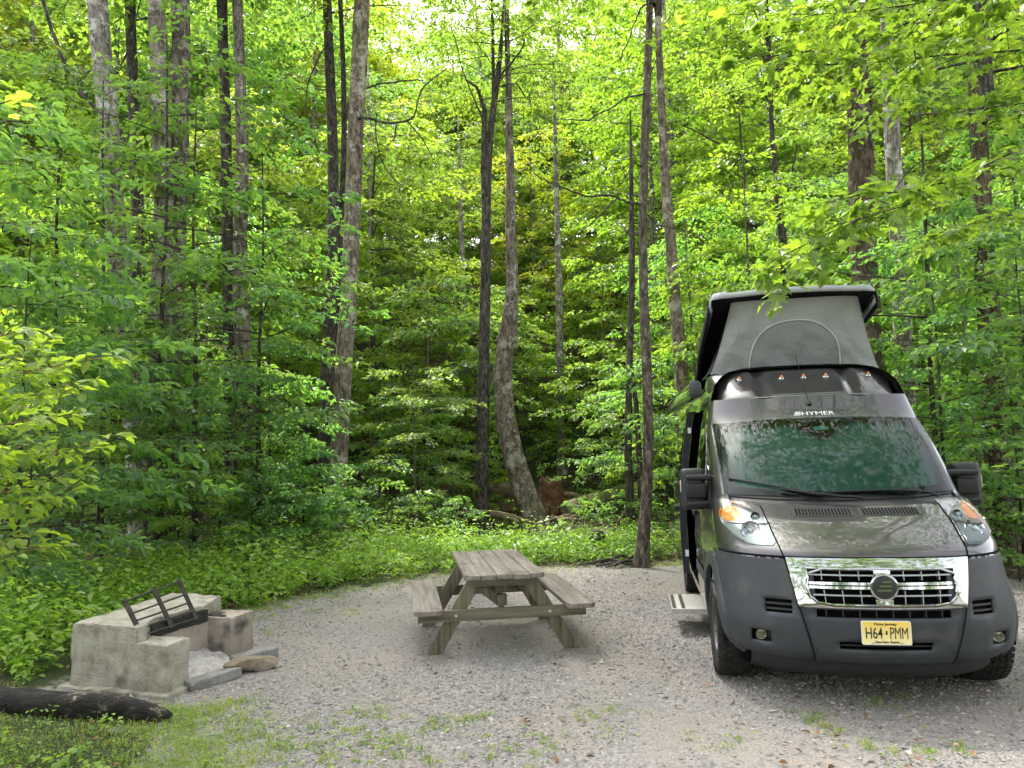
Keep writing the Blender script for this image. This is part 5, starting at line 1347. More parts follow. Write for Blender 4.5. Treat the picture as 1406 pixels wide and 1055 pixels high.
# headlights
HLO = [(.905, 1.285), (.88, 1.315), (.845, 1.325), (.78, 1.30), (.70, 1.272), (.645, 1.24), (.628, 1.15), (.618, 1.085), (.64, 1.068), (.72, 1.066), (.79, 1.074), (.86, 1.11), (.905, 1.16), (.925, 1.21), (.92, 1.25)]
AMB = [(.905, 1.28), (.88, 1.308), (.845, 1.317), (.80, 1.285), (.785, 1.23), (.80, 1.205), (.86, 1.20), (.915, 1.215), (.917, 1.25)]
for s_ in (-1, 1):
    f_ = (lambda L: L) if s_ > 0 else mir
    hl = patch(f_(HLO), .004, .02, 6).build('headlight', M['headback'], van)
    patch(f_(AMB), .010, .006, 4).build('turn_signal', M['amber'], hl)
    for (x_, z_, r_) in ((.755, 1.15, .070), (.70, 1.235, .035)):
        c_ = FP(np.array(s_*x_), np.array(z_), .012); n_ = FN(vofZ(s_*x_, z_), np.array(s_*x_)); n_ = nrmz(n_ * .35 + np.array([0, -1, 0.1]) * .65)
        u_ = nrmz(np.cross(n_, UP)); w2 = np.cross(u_, n_); G_ = []
        for q, d_ in ((1.0, .004), (.94, .012), (.85, .006), (.6, -.012), (.35, -.018), (.3, .01), (.2, .018), (.01, .02)):
            G_.append([c_ + n_ * d_ + (u_*math.cos(a_) + w2*math.sin(a_)) * r_ * q for a_ in np.linspace(0, 6.283, 24, endpoint=False)])
        mb = MB(); mb.grid(np.array(G_), closed=True); mb.build('bulb', M['chrome'], hl)
    strip(f_([(.90, 1.195), (.79, 1.200), (.70, 1.197), (.64, 1.20)]), .010, .014, None, .01).build('divider', M['satin'], hl)
    patch(f_(HLO), .030, .03, 8, .008).build('lens', M['lens'], hl)
# hood vents and gaps
for x0, x1, n_ in ((-.42, -.03, 17), (.045, .44, 17)):
    zb, zt = 1.252, 1.292
    vt = patch([(x0 - .012, zb - .004), (x1 + .012, zb - .004), (x1 + .012, zt + .004), (x0 - .012, zt + .004)], .003, .004, 3).build('hood_vent', M['dark'], van)
    mb = MB()
    for i in range(n_):
        xx = x0 + (x1 - x0) * (i + .5) / n_; hw = (x1 - x0) / n_ * .30
        V = FP(np.array([xx - hw, xx + hw, xx + hw + .006, xx - hw + .006]), np.array([zb, zb, zt, zt]), .0055); mb.add(V, [(0, 1, 2, 3)])
    mb.build('slots', M['blackmat'], vt)
gp = MB()
for s_ in (-1, 1):
    strip([(s_*float(hs(v)) + s_*.0025, float(SF(v, hs(v))[2])) for v in np.linspace(4.05, 7.0, 10)], .010, .004, gp, .006)
    strip([(s_*(float(seam(z)) + .003), z) for z in (.31, .4, .55, .70)], .006, .0015, gp, .001)
    strip([(s_*(float(seam(z)) + .003), z) for z in (.7, .85, .995)], .006, .0015, gp, .001)
_q = resamp([(-.97, 1.004), (-.6, 1.004), (0, 1.006), (.6, 1.004), (.97, 1.004)], .03, False); gp.tube(FP(_q[:, 0], _q[:, 1], .002), .0075, 6)
gp.build('panel_gap', M['blackmat'], van)
for s_ in (-1, 1):
    c_ = FP(np.array(s_*.425), np.array(.405), .002); mb = MB(); mb.tube([c_, c_ + [0, -.004, 0]], .012, 12); mb.build('tow_cap', M['black'], van)
# air dam under the bumper
mb = MB(); G_ = []
for z_, y_ in ((.33, .12), (.25, .15), (.18, .26), (.165, .60)): G_.append([(x_, y_ + .30 * abs(x_ / .8) ** 2.6, z_) for x_ in np.linspace(-.80, .78, 24)])
mb.grid(np.array(G_)); mb.build('air_dam', M['dark'], van)
# ---- body sides and roof
_fe = np.linspace(0, 11, 400); _fr = ROW(_fe); _fz = _fr[1] + _fr[4]; _fy = _fr[0] + _fr[3]; _fw = _fr[2]
def YF(z): return np.interp(z, np.append(_fz, [2.42, 2.55]), np.append(_fy, [2.0, 2.2]))
XRz = [.30, .5, 1.0, 1.25, 1.7, 2.05, 2.25, 2.36, 2.44, 2.50, 2.535]; XRx = [.985, 1.012, 1.022, 1.014, .965, .915, .875, .83, .765, .66, .52]
def sideX(Y, z):
    s__ = sstep(0, .75, np.asarray(Y) - YF(z)); wf = np.interp(z, np.append(_fz, [2.42, 2.55]), np.append(_fw, [.79, .5]))
    return wf * (1 - s__) + np.interp(z, XRz, XRx) * s__ + .012 * np.exp(-((np.asarray(z) - .93) / .05) ** 2) * s__
AX = (.95, 4.55); YE = 5.45; AR = .455
def zb(Y):
    z = .345
    for a_ in AX:
        d = abs(Y - a_)
        if d < AR: z = max(z, .40 + math.sqrt(AR*AR - d*d) * (1.0))
    return z
def side(s_, Ys, z0, z1, nz, off=0.0):
    mb = MB(); G_ = []
    for Y in Ys:
        za = zb(Y) if z0 is None else z0; zz = np.linspace(za, z1, nz); yy = np.maximum(Y, YF(zz)); x_ = sideX(yy, zz) + off
        G_.append(np.stack([s_ * x_, yy, zz], -1))
    mb.grid(np.array(G_)); return mb
def Yl(a_, b_):
    l = list(np.arange(a_, b_, .07)) + [b_]
    for ax in AX:
        for q in (ax - AR, ax - AR + .015, ax - AR + .04, ax + AR - .04, ax + AR - .015, ax + AR):
            if a_ < q < b_: l.append(q)
    return sorted(set(l))
DO0, DO1 = 2.32, 3.45
for s_ in (-1, 1):
    thick(side(s_, Yl(.44, DO0), None, 1.02, 12).build('front_panel', M['paint'], van), .02)
    thick(side(s_, list(np.arange(.5, 2.3, .05)) + [DO0], 1.02, 2.235, 26).build('front_door', M['paint'], van), .02)
    if s_ > 0:
        thick(side(s_, Yl(DO0, YE), None, 1.02, 12).build('side_panel', M['paint'], van), .02)
        thick(side(s_, Yl(DO0, YE), 1.02, 2.235, 20).build('side_panel', M['paint'], van), .02)
    else:
        thick(side(s_, Yl(DO0, DO1), None, .44, 3).build('sill', M['paint'], van), .05)
        thick(side(s_, Yl(DO0, DO1), 2.16, 2.235, 3).build('door_header', M['paint'], van), .05)
        thick(side(s_, Yl(DO1, YE), None, 2.235, 26).build('side_panel', M['paint'], van), .02)
    # arch flares
    for ax in AX:
        G_ = []
        for r_, o_ in ((AR - .012, -.02), (AR - .012, .012), (AR + .025, .020), (AR + .075, .016), (AR + .095, .003), (AR + .095, -.02)):
            ring_ = []
            for an_ in np.linspace(-.16, math.pi + .16, 40):
                Y, z = ax + r_ * math.cos(an_), max(.30, .40 + r_ * math.sin(an_)); yf_ = float(YF(z))
                if Y >= yf_: xs_ = float(sideX(Y, z))
                else:
                    v_ = float(vofZ(.98, z)); yc_, zc_, w_, d_, e_ = [float(q) for q in ROW(v_)]; k_ = min(max((Y - yc_) / d_, 0), 1)
                    xs_ = w_ * (1 - (1 - k_) ** 2.3) ** (1 / 2.3)
                ring_.append((s_ * (xs_ + o_), Y, z))
            G_.append(ring_)
        mb = MB(); mb.grid(np.array(G_)); mb.build('wheel_arch', M['plastic'], van)
G_ = []
prof = [(-x_, z_) for z_, x_ in zip(XRz, XRx) if z_ >= 2.23] ; prof = [(-.883, 2.235)] + prof[1:] + [(-.3, 2.548), (0, 2.552)]
prof = prof + [(-x_, z_) for x_, z_ in prof[:-1]][::-1]
for Y in list(np.arange(1.93, YE, .12)) + [YE]:
    G_.append([(math.copysign(min(abs(x_), float(sideX(max(Y, float(YF(z_))), z_)) if z_ < 2.5 else 9), x_), max(Y, float(YF(z_))), z_) for x_, z_ in prof])
mb = MB(); mb.grid(np.array(G_)); thick(mb.build('roof', M['paint'], van), .02)
bk = [(-1.0, .345)] + [(-x_, z_) for z_, x_ in zip(XRz[1:], XRx[1:])] + [(0, 2.55)] + [(x_, z_) for z_, x_ in zip(XRz[1:], XRx[1:])][::-1] + [(1.0, .345)]
mb = MB(); mb.add([(x_, YE, z_) for x_, z_ in bk], [tuple(range(len(bk)))]); thick(mb.build('rear_door', M['paint'], van), .03)
mb = MB(); mb.box((-.86, .60, .20), (.86, 5.40, .33)); mb.build('underbody_light_block', M['blackmat'], van)  # black box added to keep light from passing under the van
mb = MB(); mb.box((-.70, .55, .26), (.70, 1.45, 1.0)); mb.build('engine_bay', M['blackmat'], van)
mb = MB(); mb.box((-.93, DO0 - .05, .40), (.2, DO1 + .1, .46)); mb.box((-.15, DO0, .46), (-.10, DO1, 2.2)); mb.box((-.93, DO1 - .02, .46), (-.15, DO1 + .04, 2.2)); mb.box((-.90, 2.22, .46), (-.15, 2.30, 1.25))
mb.build('cabin', M['blackmat'], van)
mb = MB(); mb.box((-.80, 2.0, .46), (-.30, 2.5, .95)); mb.box((-.80, 2.42, .95), (-.30, 2.56, 1.65)); mb.build('seat', M['dark'], van, True, .04)
# front door glass
def sp(s_, Y, z, off): return np.array([s_ * (float(sideX(Y, z)) + off), Y, z])
for s_ in (-1, 1):
    for nm, pg in (('door_window', [(1.66, 1.42), (2.22, 1.38), (2.22, 2.02), (1.98, 2.05), (1.78, 1.78)]), ('quarter_window', [(1.36, 1.40), (1.62, 1.40), (1.62, 1.62), (1.5, 1.55)])):
        o_ = resamp(pg, .08); c_ = o_.mean(0); G_ = [[sp(s_, *(c_ + (q - c_) * f_), .006 if f_ < 1 else .001) for q in o_] for f_ in (.02, .5, .98, 1.0)]
        mb = MB(); mb.grid(np.array(G_), closed=True); mb.build(nm, M['sideglass'], van)
    mb = MB(); mb.box((s_*1.015 - .01, 2.05, 1.14), (s_*1.015 + (.035 if s_ > 0 else -.035) , 2.24, 1.19)); mb.build('door_handle', M['black'], van, True, .008)
    strip_ = side(s_, Yl(1.45, DO0 - .01), .62, .72, 4, .012).build('side_moulding', M['plastic'], van)
# ---- sliding door pushed back along the side
mb = MB(); G_ = []
for Y in np.linspace(3.18, 4.42, 12):
    zz = np.linspace(.43, 2.19, 18); G_.append(np.stack([-(np.interp(zz, XRz, XRx) + .10), np.full(18, Y), zz], -1))
mb.grid(np.array(G_)); sd_ = thick(mb.build('sliding_door', M['paint'], van), .075, 1 if False else -1)
o_ = resamp([(3.32, 1.36), (4.28, 1.36), (4.28, 2.03), (3.32, 2.03)], .1); c_ = o_.mean(0)
mb = MB(); mb.grid(np.array([[(-(float(np.interp(c_[1] + (q[1]-c_[1])*f_, XRz, XRx)) + .106), c_[0] + (q[0]-c_[0])*f_, c_[1] + (q[1]-c_[1])*f_) for q in o_] for f_ in (.02, .6, 1.0)]), closed=True); mb.build('door_window', M['sideglass'], sd_)
mb = MB(); G_ = []
for o1 in (.028, .098): G_.append([(-(float(np.interp(z, XRz, XRx)) + o1), 3.172, z) for z in np.linspace(.44, 2.18, 18)])
mb.grid(np.array(G_)); mb.build('door_edge', mat('door_rubber', (.012, .013, .022), .6), sd_)
for z_, h_ in ((.62, .07), (1.95, .06)):
    mb = MB(); x_ = -(float(np.interp(z_, XRz, XRx)) + .045); mb.box((x_ - .018, 3.164, z_), (x_ + .018, 3.172, z_ + h_)); mb.build('label' if h_ > .065 else 'latch', M['white'], sd_)
mb = MB(); mb.box((-1.135 - .035, 3.24, 1.10), (-1.115, 3.42, 1.16)); mb.build('door_handle', M['black'], sd_, True, .008)
# ---- entry step
mb = MB(); mb.box((-1.28, 2.22, .215), (-.93, 3.02, .245)); st_ = mb.build('entry_step', M['alu'], van, True, .006)
for x_ in (-1.255, -1.17): mb = MB(); mb.box((x_ - .018, 2.26, .245), (x_ + .018, 2.98, .249)); mb.build('grip_strip', M['dark'], st_)
mb = MB(); mb.box((-1.28, 2.214, .20), (-.93, 2.222, .247)); mb.build('step_edge', M['alu'], st_)
# ---- awning cassette
mb = MB(); G_ = []
for Y in (1.98, 1.985, 4.7): G_.append([(-.985 - (Y - 1.98) * .03 + (.060 if Y > 1.981 else .055) * math.copysign(abs(math.cos(a_)) ** .6, math.cos(a_)), Y, 2.335 + (.078 if Y > 1.981 else .07) * math.copysign(abs(math.sin(a_)) ** .6, math.sin(a_))) for a_ in np.linspace(0, 6.283, 24, endpoint=False)])
mb.grid(np.array(G_), closed=True); aw = mb.build('awning', M['sideglass'], van)
mb = MB(); G_ = []
for Y, r_ in ((1.93, .02), (1.935, .05), (1.95, .066), (1.985, .07)): G_.append([(-.985 + r_ * .85 * math.copysign(abs(math.cos(a_)) ** .6, math.cos(a_)), Y, 2.335 + r_ * 1.2 * math.copysign(abs(math.sin(a_)) ** .6, math.sin(a_))) for a_ in np.linspace(0, 6.283, 24, endpoint=False)])
mb.grid(np.array(G_), closed=True); mb.f.append(tuple(range(24))); mb.build('end_cap', M['plastic'], aw)
# ---- roof cap with marker lights
def capS(t_, X):
    Yc = np.interp(t_, [0, .12, .55, .8, .92, 1], [1.725, 1.745, 1.98, 2.12, 2.22, 2.42]); Zc = np.interp(t_, [0, .12, .55, .8, .92, 1], [2.236, 2.262, 2.435, 2.512, 2.538, 2.552])
    W = np.interp(t_, [0, .12, .8, 1], [.722, .735, .785, .79]); a_ = np.abs(X) / .78
    g_ = np.exp(-((np.abs(X) - .42 + .05 * t_) / .05) ** 2) * .022 * sstep(0, .2, t_) * (1 - sstep(.8, 1, t_))
    rz_ = .012 * sstep(.42, .47, np.abs(X)) * sstep(.1, .3, t_) * (1 - .6 * sstep(.8, 1, t_))
    return np.stack([X * W / .78, Yc + .16 * a_ ** 3 + g_, Zc - .025 * a_**4 - g_ + rz_ - .02], -1)
G_ = []
for t_ in np.linspace(0, 1, 22):
    X = np.concatenate([np.linspace(-.78, .78, 61)]); r = capS(np.full(61, t_), X)
    dz = .17 * (1 - .15*t_)
    l_, q_ = r[0].copy(), r[-1].copy(); l2_, q2_ = l_ + [-.03, .012, -.03], q_ + [.03, .012, -.03]; l3, q3 = l_ + [-.055, .02, -dz], q_ + [.055, .02, -dz]
    G_.append(np.concatenate([[l3, l2_], r, [q2_, q3]]))
mb = MB(); mb.grid(np.array(G_)); cap_ = thick(mb.build('roof_cap', M['paint'], van), .02)
mb = MB(); r = np.array([capS(np.array(.02), np.array(x_)) for x_ in np.linspace(-.77, .77, 30)]); mb.tube(r + [0, -.004, 0], .006, 6); mb.build('cap_edge', M['satin'], cap_)
for x_ in (-.58, -.20, 0, .20, .60):
    c_ = capS(np.array(.53), np.array(x_)); n_ = nrmz(np.array([0, -.55, .83])); u_ = np.array([1., 0, 0]); w2 = np.cross(n_, u_)
    def dome(rs, hs__, ctr): return np.array([[ctr + n_ * h_ + (u_*math.cos(a_)*1.0 + w2*math.sin(a_)) * r_ for a_ in np.linspace(0, 6.283, 16, endpoint=False)] for r_, h_ in zip(rs, hs__)])
    mb = MB(); mb.grid(dome((.001, .014, .023, .026, .026), (.016, .015, .010, .004, -.01), c_), closed=True); ml = mb.build('marker_light', M['chrome'], cap_)
    mb = MB(); mb.grid(dome((.001, .008, .012, .0135, .0135), (.034, .032, .026, .018, .008), c_), closed=True); mb.build('amber_dome', M['amber'], ml)
# ---- aerial
a0 = FP(np.array(-.03), np.array(2.135), .0); mb = MB(); mb.tube([a0, a0 + [0, .01, .03]], [.022, .012], 12); an_ = mb.build('aerial', M['black'], van)
mb = MB(); mb.tube([a0 + [0, .01, .02], a0 + [-.02, .38, .50]], [.0045, .002], 6); mb.build('mast', M['black'], an_)
# ---- wipers
def on(X, Z, off): return FP(np.array(X), np.array(Z), off)
for arm, bl in (([(.10, 1.338), (-.06, 1.352), (-.25, 1.378), (-.46, 1.415)], [(-.17, 1.372), (-.42, 1.43), (-.66, 1.478), (-.82, 1.51)]), ([(.66, 1.335), (.60, 1.365), (.50, 1.385), (.28, 1.395)], [(.52, 1.378), (.30, 1.405), (.0, 1.40), (-.27, 1.385)])):
    q = resamp(arm, .05, False); mb = MB(); mb.tube(np.array([on(x_, z_, .035) for x_, z_ in q]), np.linspace(.014, .008, len(q)), 6); wp = mb.build('wiper', M['black'], van)
    q = resamp(bl, .05, False); mb = MB(); mb.tube(np.array([on(x_, z_, .018) for x_, z_ in q]), .0085, 6); mb.build('wiper_blade', M['black'], wp)
# ---- mirrors
for s_ in (-1, 1):
    bm = MB()
    mbm = MB(); mbm.box((s_*1.09 - .105, 1.30, 1.25), (s_*1.09 + .105, 1.47, 1.60))
    mi = obj('door_mirror', mbm.bm(.045, 4), M['dark'], van, True)
    for v in mi.data.vertices:
        v.co.x += s_ * .02 * (v.co.z - 1.42) / .17 * 0; v.co.y += .03 * ((v.co.x - s_*1.09) / .1) ** 2
    mb = MB(); mb.box((s_*1.07 - .085, 1.283, 1.345), (s_*1.07 + .085, 1.33, 1.475)); obj('housing_inset', mb.bm(.02, 3), M['black'], mi, True)
    for z_ in (1.525, 1.30):
        mb = MB(); G_ = [(s_*.93, 1.34, z_ - .01), (s_*1.0, 1.30, z_), (s_*1.15, 1.288, z_)]
        mb.tube(G_, [.030, .028, .022], 10); mb.build('mirror_arm', M['dark'], mi)
    mb = MB(); V = [sp(s_, 1.30, 1.30, .012), sp(s_, 1.52, 1.30, .012), sp(s_, 1.50, 1.58, .012), sp(s_, 1.44, 1.60, .012)]; V2 = [v - [s_*.02, 0, 0] for v in V]
    mb.add(V + V2, [(0,1,2,3), (0,4,5,1), (1,5,6,2), (2,6,7,3), (3,7,4,0)]); mb.build('mirror_foot', M['dark'], mi)
    mb = MB(); mb.box((s_*1.195 - .004, 1.34, 1.40), (s_*1.195 + .004, 1.42, 1.50)); obj('side_repeater', mb.bm(.003, 2), mat('repeater', (.55, .50, .42), .2), mi, True)
# ---- wheels
def lathe(prof_, cx, cy, cz, s_, n=64):
    return np.array([[(cx + s_*a_, cy + r_*math.cos(q), cz + r_*math.sin(q)) for q in np.linspace(0, 2*math.pi, n, endpoint=False)] for a_, r_ in prof_])
WR = .372
for ax in AX:
    for s_ in (-1, 1):
        cx = s_ * .895
        mb = MB(); mb.grid(lathe([(-.10, .21), (-.116, .25), (-.118, .31), (-.112, .345), (-.098, .360), (0, .363), (.098, .360), (.112, .345), (.118, .31), (.116, .25), (.10, .215)], cx, ax, WR, s_), closed=True)
        wh_ = empty('wheel', (0, 0, 0)); wh_.parent = van
        mb.build('tyre', M['tyre'], wh_)
        tb = MB(); nb_ = 46
        for k_ in range(nb_):
            for col, (a0_, a1_, ph) in enumerate(((-.120, -.068, 0), (-.060, -.022, .5), (-.014, .014, .2), (.022, .060, .5), (.068, .120, 0))):
                q0 = (k_ + ph) / nb_ * 6.283; q1 = q0 + 6.283 / nb_ * .72; V = []
                for r_ in (.352 if col in (0, 4) else .358, .372):
                    for a_, q in ((a0_, q0), (a1_, q0 + .02), (a1_, q1 + .02), (a0_, q1)):
                        rr_ = r_ - (.012 if abs(a_) > .11 and r_ > .36 else 0); V.append((cx + s_*a_, ax + rr_*math.cos(q), WR + rr_*math.sin(q)))
                tb.add(V, [(4,5,6,7), (0,1,5,4), (1,2,6,5), (2,3,7,6), (3,0,4,7)])
        tb.build('tread', M['tyre'], wh_, False)
        mb = MB(); mb.grid(lathe([(.10, .216), (.106, .21), (.10, .195), (.06, .185), (.05, .14), (.075, .10), (.082, .07), (.082, .03), (.086, .001)], cx, ax, WR, s_, 40), closed=True); mb.build('rim', M['steel'], wh_)
        mb = MB()
        for k_ in range(5):
            q = k_ * 1.2566; mb.tube([(cx + s_*.07, ax + .06*math.cos(q), WR + .06*math.sin(q)), (cx + s_*.098, ax + .06*math.cos(q), WR + .06*math.sin(q))], .011, 8)
        mb.build('wheel_nuts', M['chrome'], wh_)
        mb = MB(); mb.box((min(s_*.55, s_*.99), ax - .44, .34), (max(s_*.55, s_*.99) - (.02 if s_ > 0 else 0) + (.02 if s_ < 0 else 0), ax + .44, .98))
        G_ = [[(s_*x_, ax + .452*math.cos(q), .40 + .452*math.sin(q)) for q in np.linspace(-.1, math.pi + .1, 24)] for x_ in (.55, .985)]
        mb = MB(); mb.grid(np.array(G_)); mb.build('wheel_well', M['blackmat'], van)
# ---- number plate
pl_ = empty('number_plate', (0, 0, 0)); pl_.parent = van
pc = np.array([-.006, -.012, .537])
plm = mat('plate_enamel', rough=.35, spec=.5); t = plm.node_tree; tc = N(t, 'ShaderNodeTexCoord'); sx = N(t, 'ShaderNodeSeparateXYZ'); t.links.new(tc.outputs['Object'], sx.inputs[0])
mr = N(t, 'ShaderNodeMapRange'); mr.inputs['From Min'].default_value = .46; mr.inputs['From Max'].default_value = .615; t.links.new(sx.outputs[2], mr.inputs[0])
t.links.new(ramp(t, mr.outputs[0], [(.1, (.80, .70, .36)), (.9, (.78, .55, .10))]), t.nodes['Principled BSDF'].inputs['Base Color'])
def rrect(w_, h_, r_, n=6):
    o = []
    for cx_, cz_, a0_ in ((w_/2-r_, h_/2-r_, 0), (-w_/2+r_, h_/2-r_, 90), (-w_/2+r_, -h_/2+r_, 180), (w_/2-r_, -h_/2+r_, 270)):
        o += [(cx_ + r_*math.cos(R_(a0_ + 90*i/n)), cz_ + r_*math.sin(R_(a0_ + 90*i/n))) for i in range(n + 1)]
    return o
def slab(w_, h_, r_, y0, y1, name, mt, par):
    o = rrect(w_, h_, r_); n_ = len(o); mb = MB()
    mb.add([(pc[0] + x_, pc[1] + y0, pc[2] + z_) for x_, z_ in o] + [(pc[0] + x_, pc[1] + y1, pc[2] + z_) for x_, z_ in o], [tuple(range(n_)), tuple(range(n_, 2*n_))[::-1]] + [(i, i + n_, (i+1) % n_ + n_, (i+1) % n_) for i in range(n_)])
    return mb.build(name, mt, par)
slab(.305, .152, .012, .0, .012, 'plate_rim', mat('plate_rim', (.72, .71, .66), .35), pl_)
slab(.293, .140, .008, -.0012, .002, 'plate_face', plm, pl_)
def text_mesh(s, bold=0.0, shear=0.0):
    cu = bpy.data.curves.new('lettering', 'FONT'); cu.body = s; cu.size = 1; cu.extrude = .02; cu.offset = bold; cu.shear = shear; cu.resolution_u = 4
    o = bpy.data.objects.new('tmp', cu); COL.objects.link(o); bpy.context.view_layer.update()
    dg = bpy.context.evaluated_depsgraph_get(); me = bpy.data.meshes.new_from_object(o.evaluated_get(dg)); bpy.data.objects.remove(o); return me
def lettering(s, box_, fn, mt, par, name='lettering', bold=0.0, depth=.002, shear=0.0):
    me = text_mesh(s, bold, shear); co = np.empty(len(me.vertices) * 3); me.vertices.foreach_get('co', co); co = co.reshape(-1, 3)
    lo, hi = co.min(0), co.max(0); x0, x1, z0, z1 = box_
    X = x0 + (co[:, 0] - lo[0]) / (hi[0] - lo[0]) * (x1 - x0); Z = z0 + (co[:, 1] - lo[1]) / (hi[1] - lo[1]) * (z1 - z0); d_ = (co[:, 2] - lo[2]) / (hi[2] - lo[2]) * depth
    me.vertices.foreach_set('co', np.asarray(fn(X, Z, d_), np.float32).ravel()); me.update(); me.materials.clear(); return obj(name, me, mt, par)
pf = lambda X, Z, d_: np.stack([pc[0] + X, pc[1] - .0014 - d_, pc[2] + Z], -1)
ink = mat('plate_ink', (.012, .012, .014), .5)
lettering('H64', (-.128, -.024, -.036, .036), pf, ink, pl_, bold=.004)
lettering('PMM', (.022, .130, -.036, .036), pf, ink, pl_, bold=-.004)
lettering('New Jersey', (-.072, .066, .043, .066), pf, ink, pl_, bold=.01)
lettering('Garden State', (-.074, .074, -.064, -.049), pf, ink, pl_, bold=.022)
mb = MB(); q = [(-.003, -.012), (.004, -.010), (.006, -.002), (.003, .004), (.006, .010), (.001, .016), (-.005, .012), (-.003, .005), (-.006, -.004)]
mb.add([(pc[0] + x_*1.3, pc[1] - .0030, pc[2] + z_) for x_, z_ in q], [tuple(range(9))]); mb.build('state_mark', ink, pl_)
for x0 in (-.095, .078): mb = MB(); mb.box((pc[0] + x0, pc[1] - .003, pc[2] - .0655), (pc[0] + x0 + .018, pc[1] - .001, pc[2] - .0625)); mb.build('sticker_mark', ink, pl_)
# ---- name on the brow
hf = lambda X, Z, d_: FP(X, Z, .003) + np.stack([0*d_, -d_, 0*d_], -1)
nm_ = lettering('HYMER', (-.115, .155, 2.036, 2.068), hf, M['white'], van, 'brand_lettering', bold=.0)
mb = MB()
for z0, z1, xo in ((2.036, 2.043, -.185), (2.0485, 2.0555, -.178), (2.061, 2.068, -.171)):
    V = FP(np.array([xo, -.125, -.122, xo + .008]), np.array([z0, z0, z1, z1]), .004); mb.add(V, [(0, 1, 2, 3)])
mb.build('brand_stripes', M['white'], nm_)
# ---- pop up roof: lid on a rear hinge and the canvas under it
HY, HZ, FYL, FZL = 5.15, 2.60, 2.00, 3.235
ld = np.array([0, FYL - HY, FZL - HZ]); Ll = np.linalg.norm(ld); ld = ld / Ll; lu = np.cross(ld, [1, 0, 0]); lu = lu if lu[2] > 0 else -lu
def LP(t_, x_, h_): return np.array([x_ * .945 - .035, HY, HZ]) + ld * (t_ * Ll) + lu * h_
cs_ = [(-.805, -.13), (-.815, -.05), (-.80, .02), (-.765, .065), (-.70, .075), (-.66, .072), (-.62, .05), (-.3, .058), (0, .06), (.3, .058), (.62, .05), (.66, .072), (.70, .075), (.765, .065), (.80, .02), (.815, -.05), (.805, -.13)]
def lidsec(t_, sc=1.0, drop=0.0, wsc=1.0): return [LP(t_, x_ * wsc, max(h_, -.12) * sc + drop) for x_, h_ in cs_]
G_ = []
for t_ in (0, .1, .3, .5, .7, .9, .965): G_.append(lidsec(t_, 1.0, 0, .90 + .10 * min(1, t_ / .5)))
mb = MB(); mb.grid(np.array(G_)); lid = thick(mb.build('roof_lid', M['lidgrey'], van), .02)
mb = MB(); G_ = []
for t_, k_, dr in ((.965, 1, 0), (.985, .97, -.002), (.997, .85, -.006), (1.002, .55, -.02), (1.002, .1, -.04)):
    G_.append([LP(t_ - .035 * abs(x_ / .8) ** 4, x_ * (1 - .01 * (1 - k_)), (h_ if h_ > 0 else h_ * .6) * k_ + dr * .6) for x_, h_ in cs_])
mb.grid(np.array(G_)); thick(mb.build('lid_lip', M['lidgrey'], lid), .015)
mb = MB(); G_ = []     # dark liner closing the underside
for t_ in (.0, .3, .6, .9, .985): G_.append([LP(t_, x_, h_) for x_, h_ in ((-.80, -.135), (-.79, -.03), (-.6, -.012), (0, -.01), (.6, -.012), (.79, -.03), (.80, -.135))])
mb.grid(np.array(G_)); mb.build('liner', M['tentblack'], lid)
for s_ in (-1, 1):
    mb = MB(); mb.grid(np.array([[LP(t_, s_*.822 * (.90 + .10 * min(1, t_ / .5)), h_) for t_ in (0, .2, .5, .8, .955)] for h_ in (-.02, -.15)])); thick(mb.build('lid_skirt', M['tentblack'], lid), .012)
mb = MB(); q = LP(.90, -.28, .09); mb.box(tuple(q - [.14, .18, .04]), tuple(q + [.14, .18, .035])); mb.build('roof_vent', M['lidgrey'], lid, True, .02)
rng = np.random.default_rng(4)
TB0, TB1, TT0, TT1 = .80, .79, .585, .70
def wr(u, v, ph=0): return .009*np.sin(5*u + 3*v + 1.5*np.sin(2.3*v + u) + ph) + .006*np.sin(11*u - 7*v + 1.8*np.sin(3*u + 2*v) + ph) + .0045*np.sin(16*v + 5*u + 2.2*np.sin(2.6*u - v)) * sstep(.05, .6, 1 - v) + .003*np.sin(27*u + 12*v + 3*np.sin(4*v)) - .014*np.sin(v*3.1416)
fu, fv = np.meshgrid(np.linspace(-1, 1, 70), np.linspace(0, 1, 44))
xx = fu * (TB0 + (TT0 - TB0) * fv ** .8); edge = np.clip((1 - np.abs(fu)) * 6, 0, 1)
yt = 2.13; yy = 2.36 + (yt - 2.36) * fv + wr(fu*1.0, fv) * edge + .05 * np.abs(fu) ** 6
zt_ = LP((HY - yt) / (HY - FYL), 0, -.02)[2]; zz = 2.515 + (zt_ - 2.515) * fv
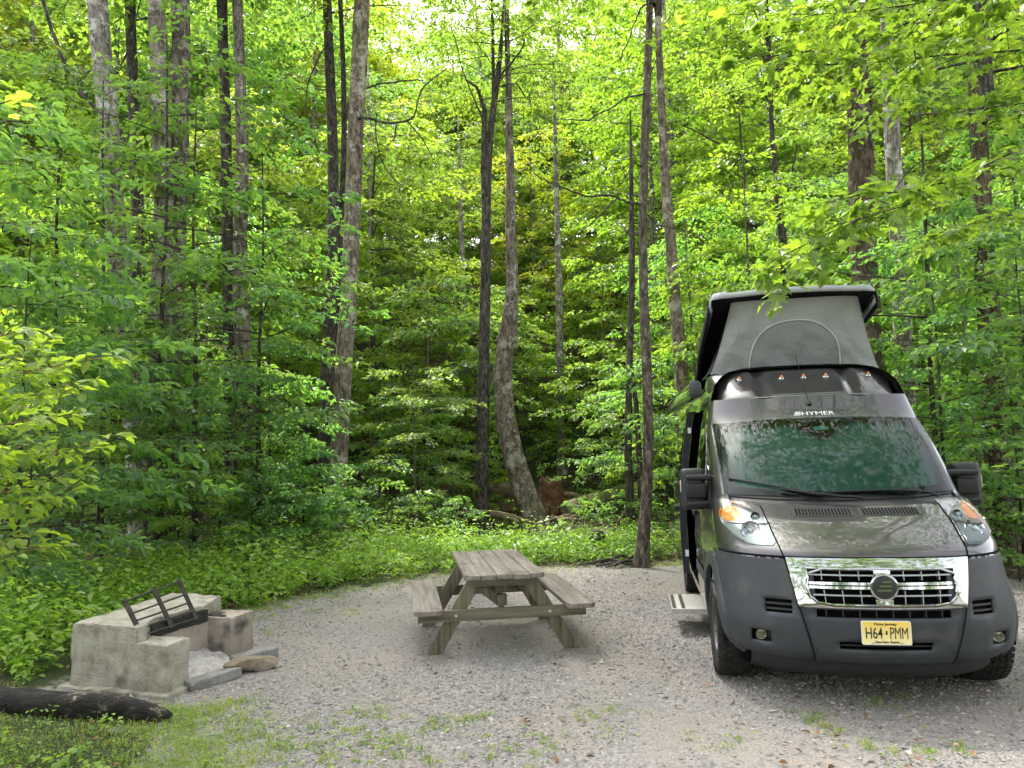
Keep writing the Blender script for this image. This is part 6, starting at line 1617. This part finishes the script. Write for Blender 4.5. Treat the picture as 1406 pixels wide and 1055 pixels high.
mb = MB(); mb.grid(np.stack([xx, yy, zz], -1)); tent = mb.build('roof_tent', M['tent'], van)
def tfront(x_, z_, off):
    v = (z_ - 2.515) / (zt_ - 2.515); hw = TB0 + (TT0 - TB0) * v ** .8; u = x_ / hw; return np.array([x_, 2.36 + (yt - 2.36) * v + float(wr(u, v)) * min(1, (1 - abs(u)) * 6) + .05*abs(u)**6 - off, z_])
arch = [(-.425 * math.copysign(abs(math.cos(a_)) ** .85, math.cos(a_)), 2.53 + .455 * math.sin(a_) ** .8) for a_ in np.linspace(.0, math.pi, 50)]
mb = MB(); G_ = []
cc = np.array([0, 2.55])
for f_ in np.linspace(.03, 1, 12):
    G_.append([tfront(cc[0] + (x_ - cc[0]) * f_, cc[1] + (z_ - cc[1]) * f_, .005) for x_, z_ in arch + [(x_, 2.528) for x_ in np.linspace(.40, -.40, 14)]])
mb.grid(np.array(G_), closed=True); mb.build('tent_window', M['tentmesh'], tent)
mb = MB(); mb.tube(np.array([tfront(x_, z_, .008) for x_, z_ in arch]), .0065, 6); mb.build('window_piping', mat('piping', (.50, .52, .50), .6), tent)
for s_ in (-1, 1):
    su, sv_ = np.meshgrid(np.linspace(0, 1, 40), np.linspace(0, 1, 20)); Y_ = 2.36 + (4.95 - 2.36) * su; tt_ = (HY - Y_) / (HY - FYL)
    ztop = HZ + (FZL - HZ) * tt_ - .03; zbot = 2.53 + 0 * Y_; z_ = zbot + np.maximum(ztop - zbot, .01) * sv_
    xb_ = TB0 + (TB1 - TB0) * 0 + 0 * su; xt_ = TT0 + .08 * su; x_ = xb_ + (xt_ - xb_) * sv_ ** .8 + wr(su*3, sv_, 2) * np.clip(su * 8, 0, 1) * .8
    Y2 = Y_ + (.05 if True else 0) * (1 - su) * 1.0 + (2.13 - 2.36) * sv_ * (1 - su)
    mb = MB(); mb.grid(np.stack([s_ * x_, Y2, z_], -1)); mb.build('tent_side', M['tent'] if s_ > 0 else M['tentblack'], tent)  # left side black: its shade is put into the canvas colour
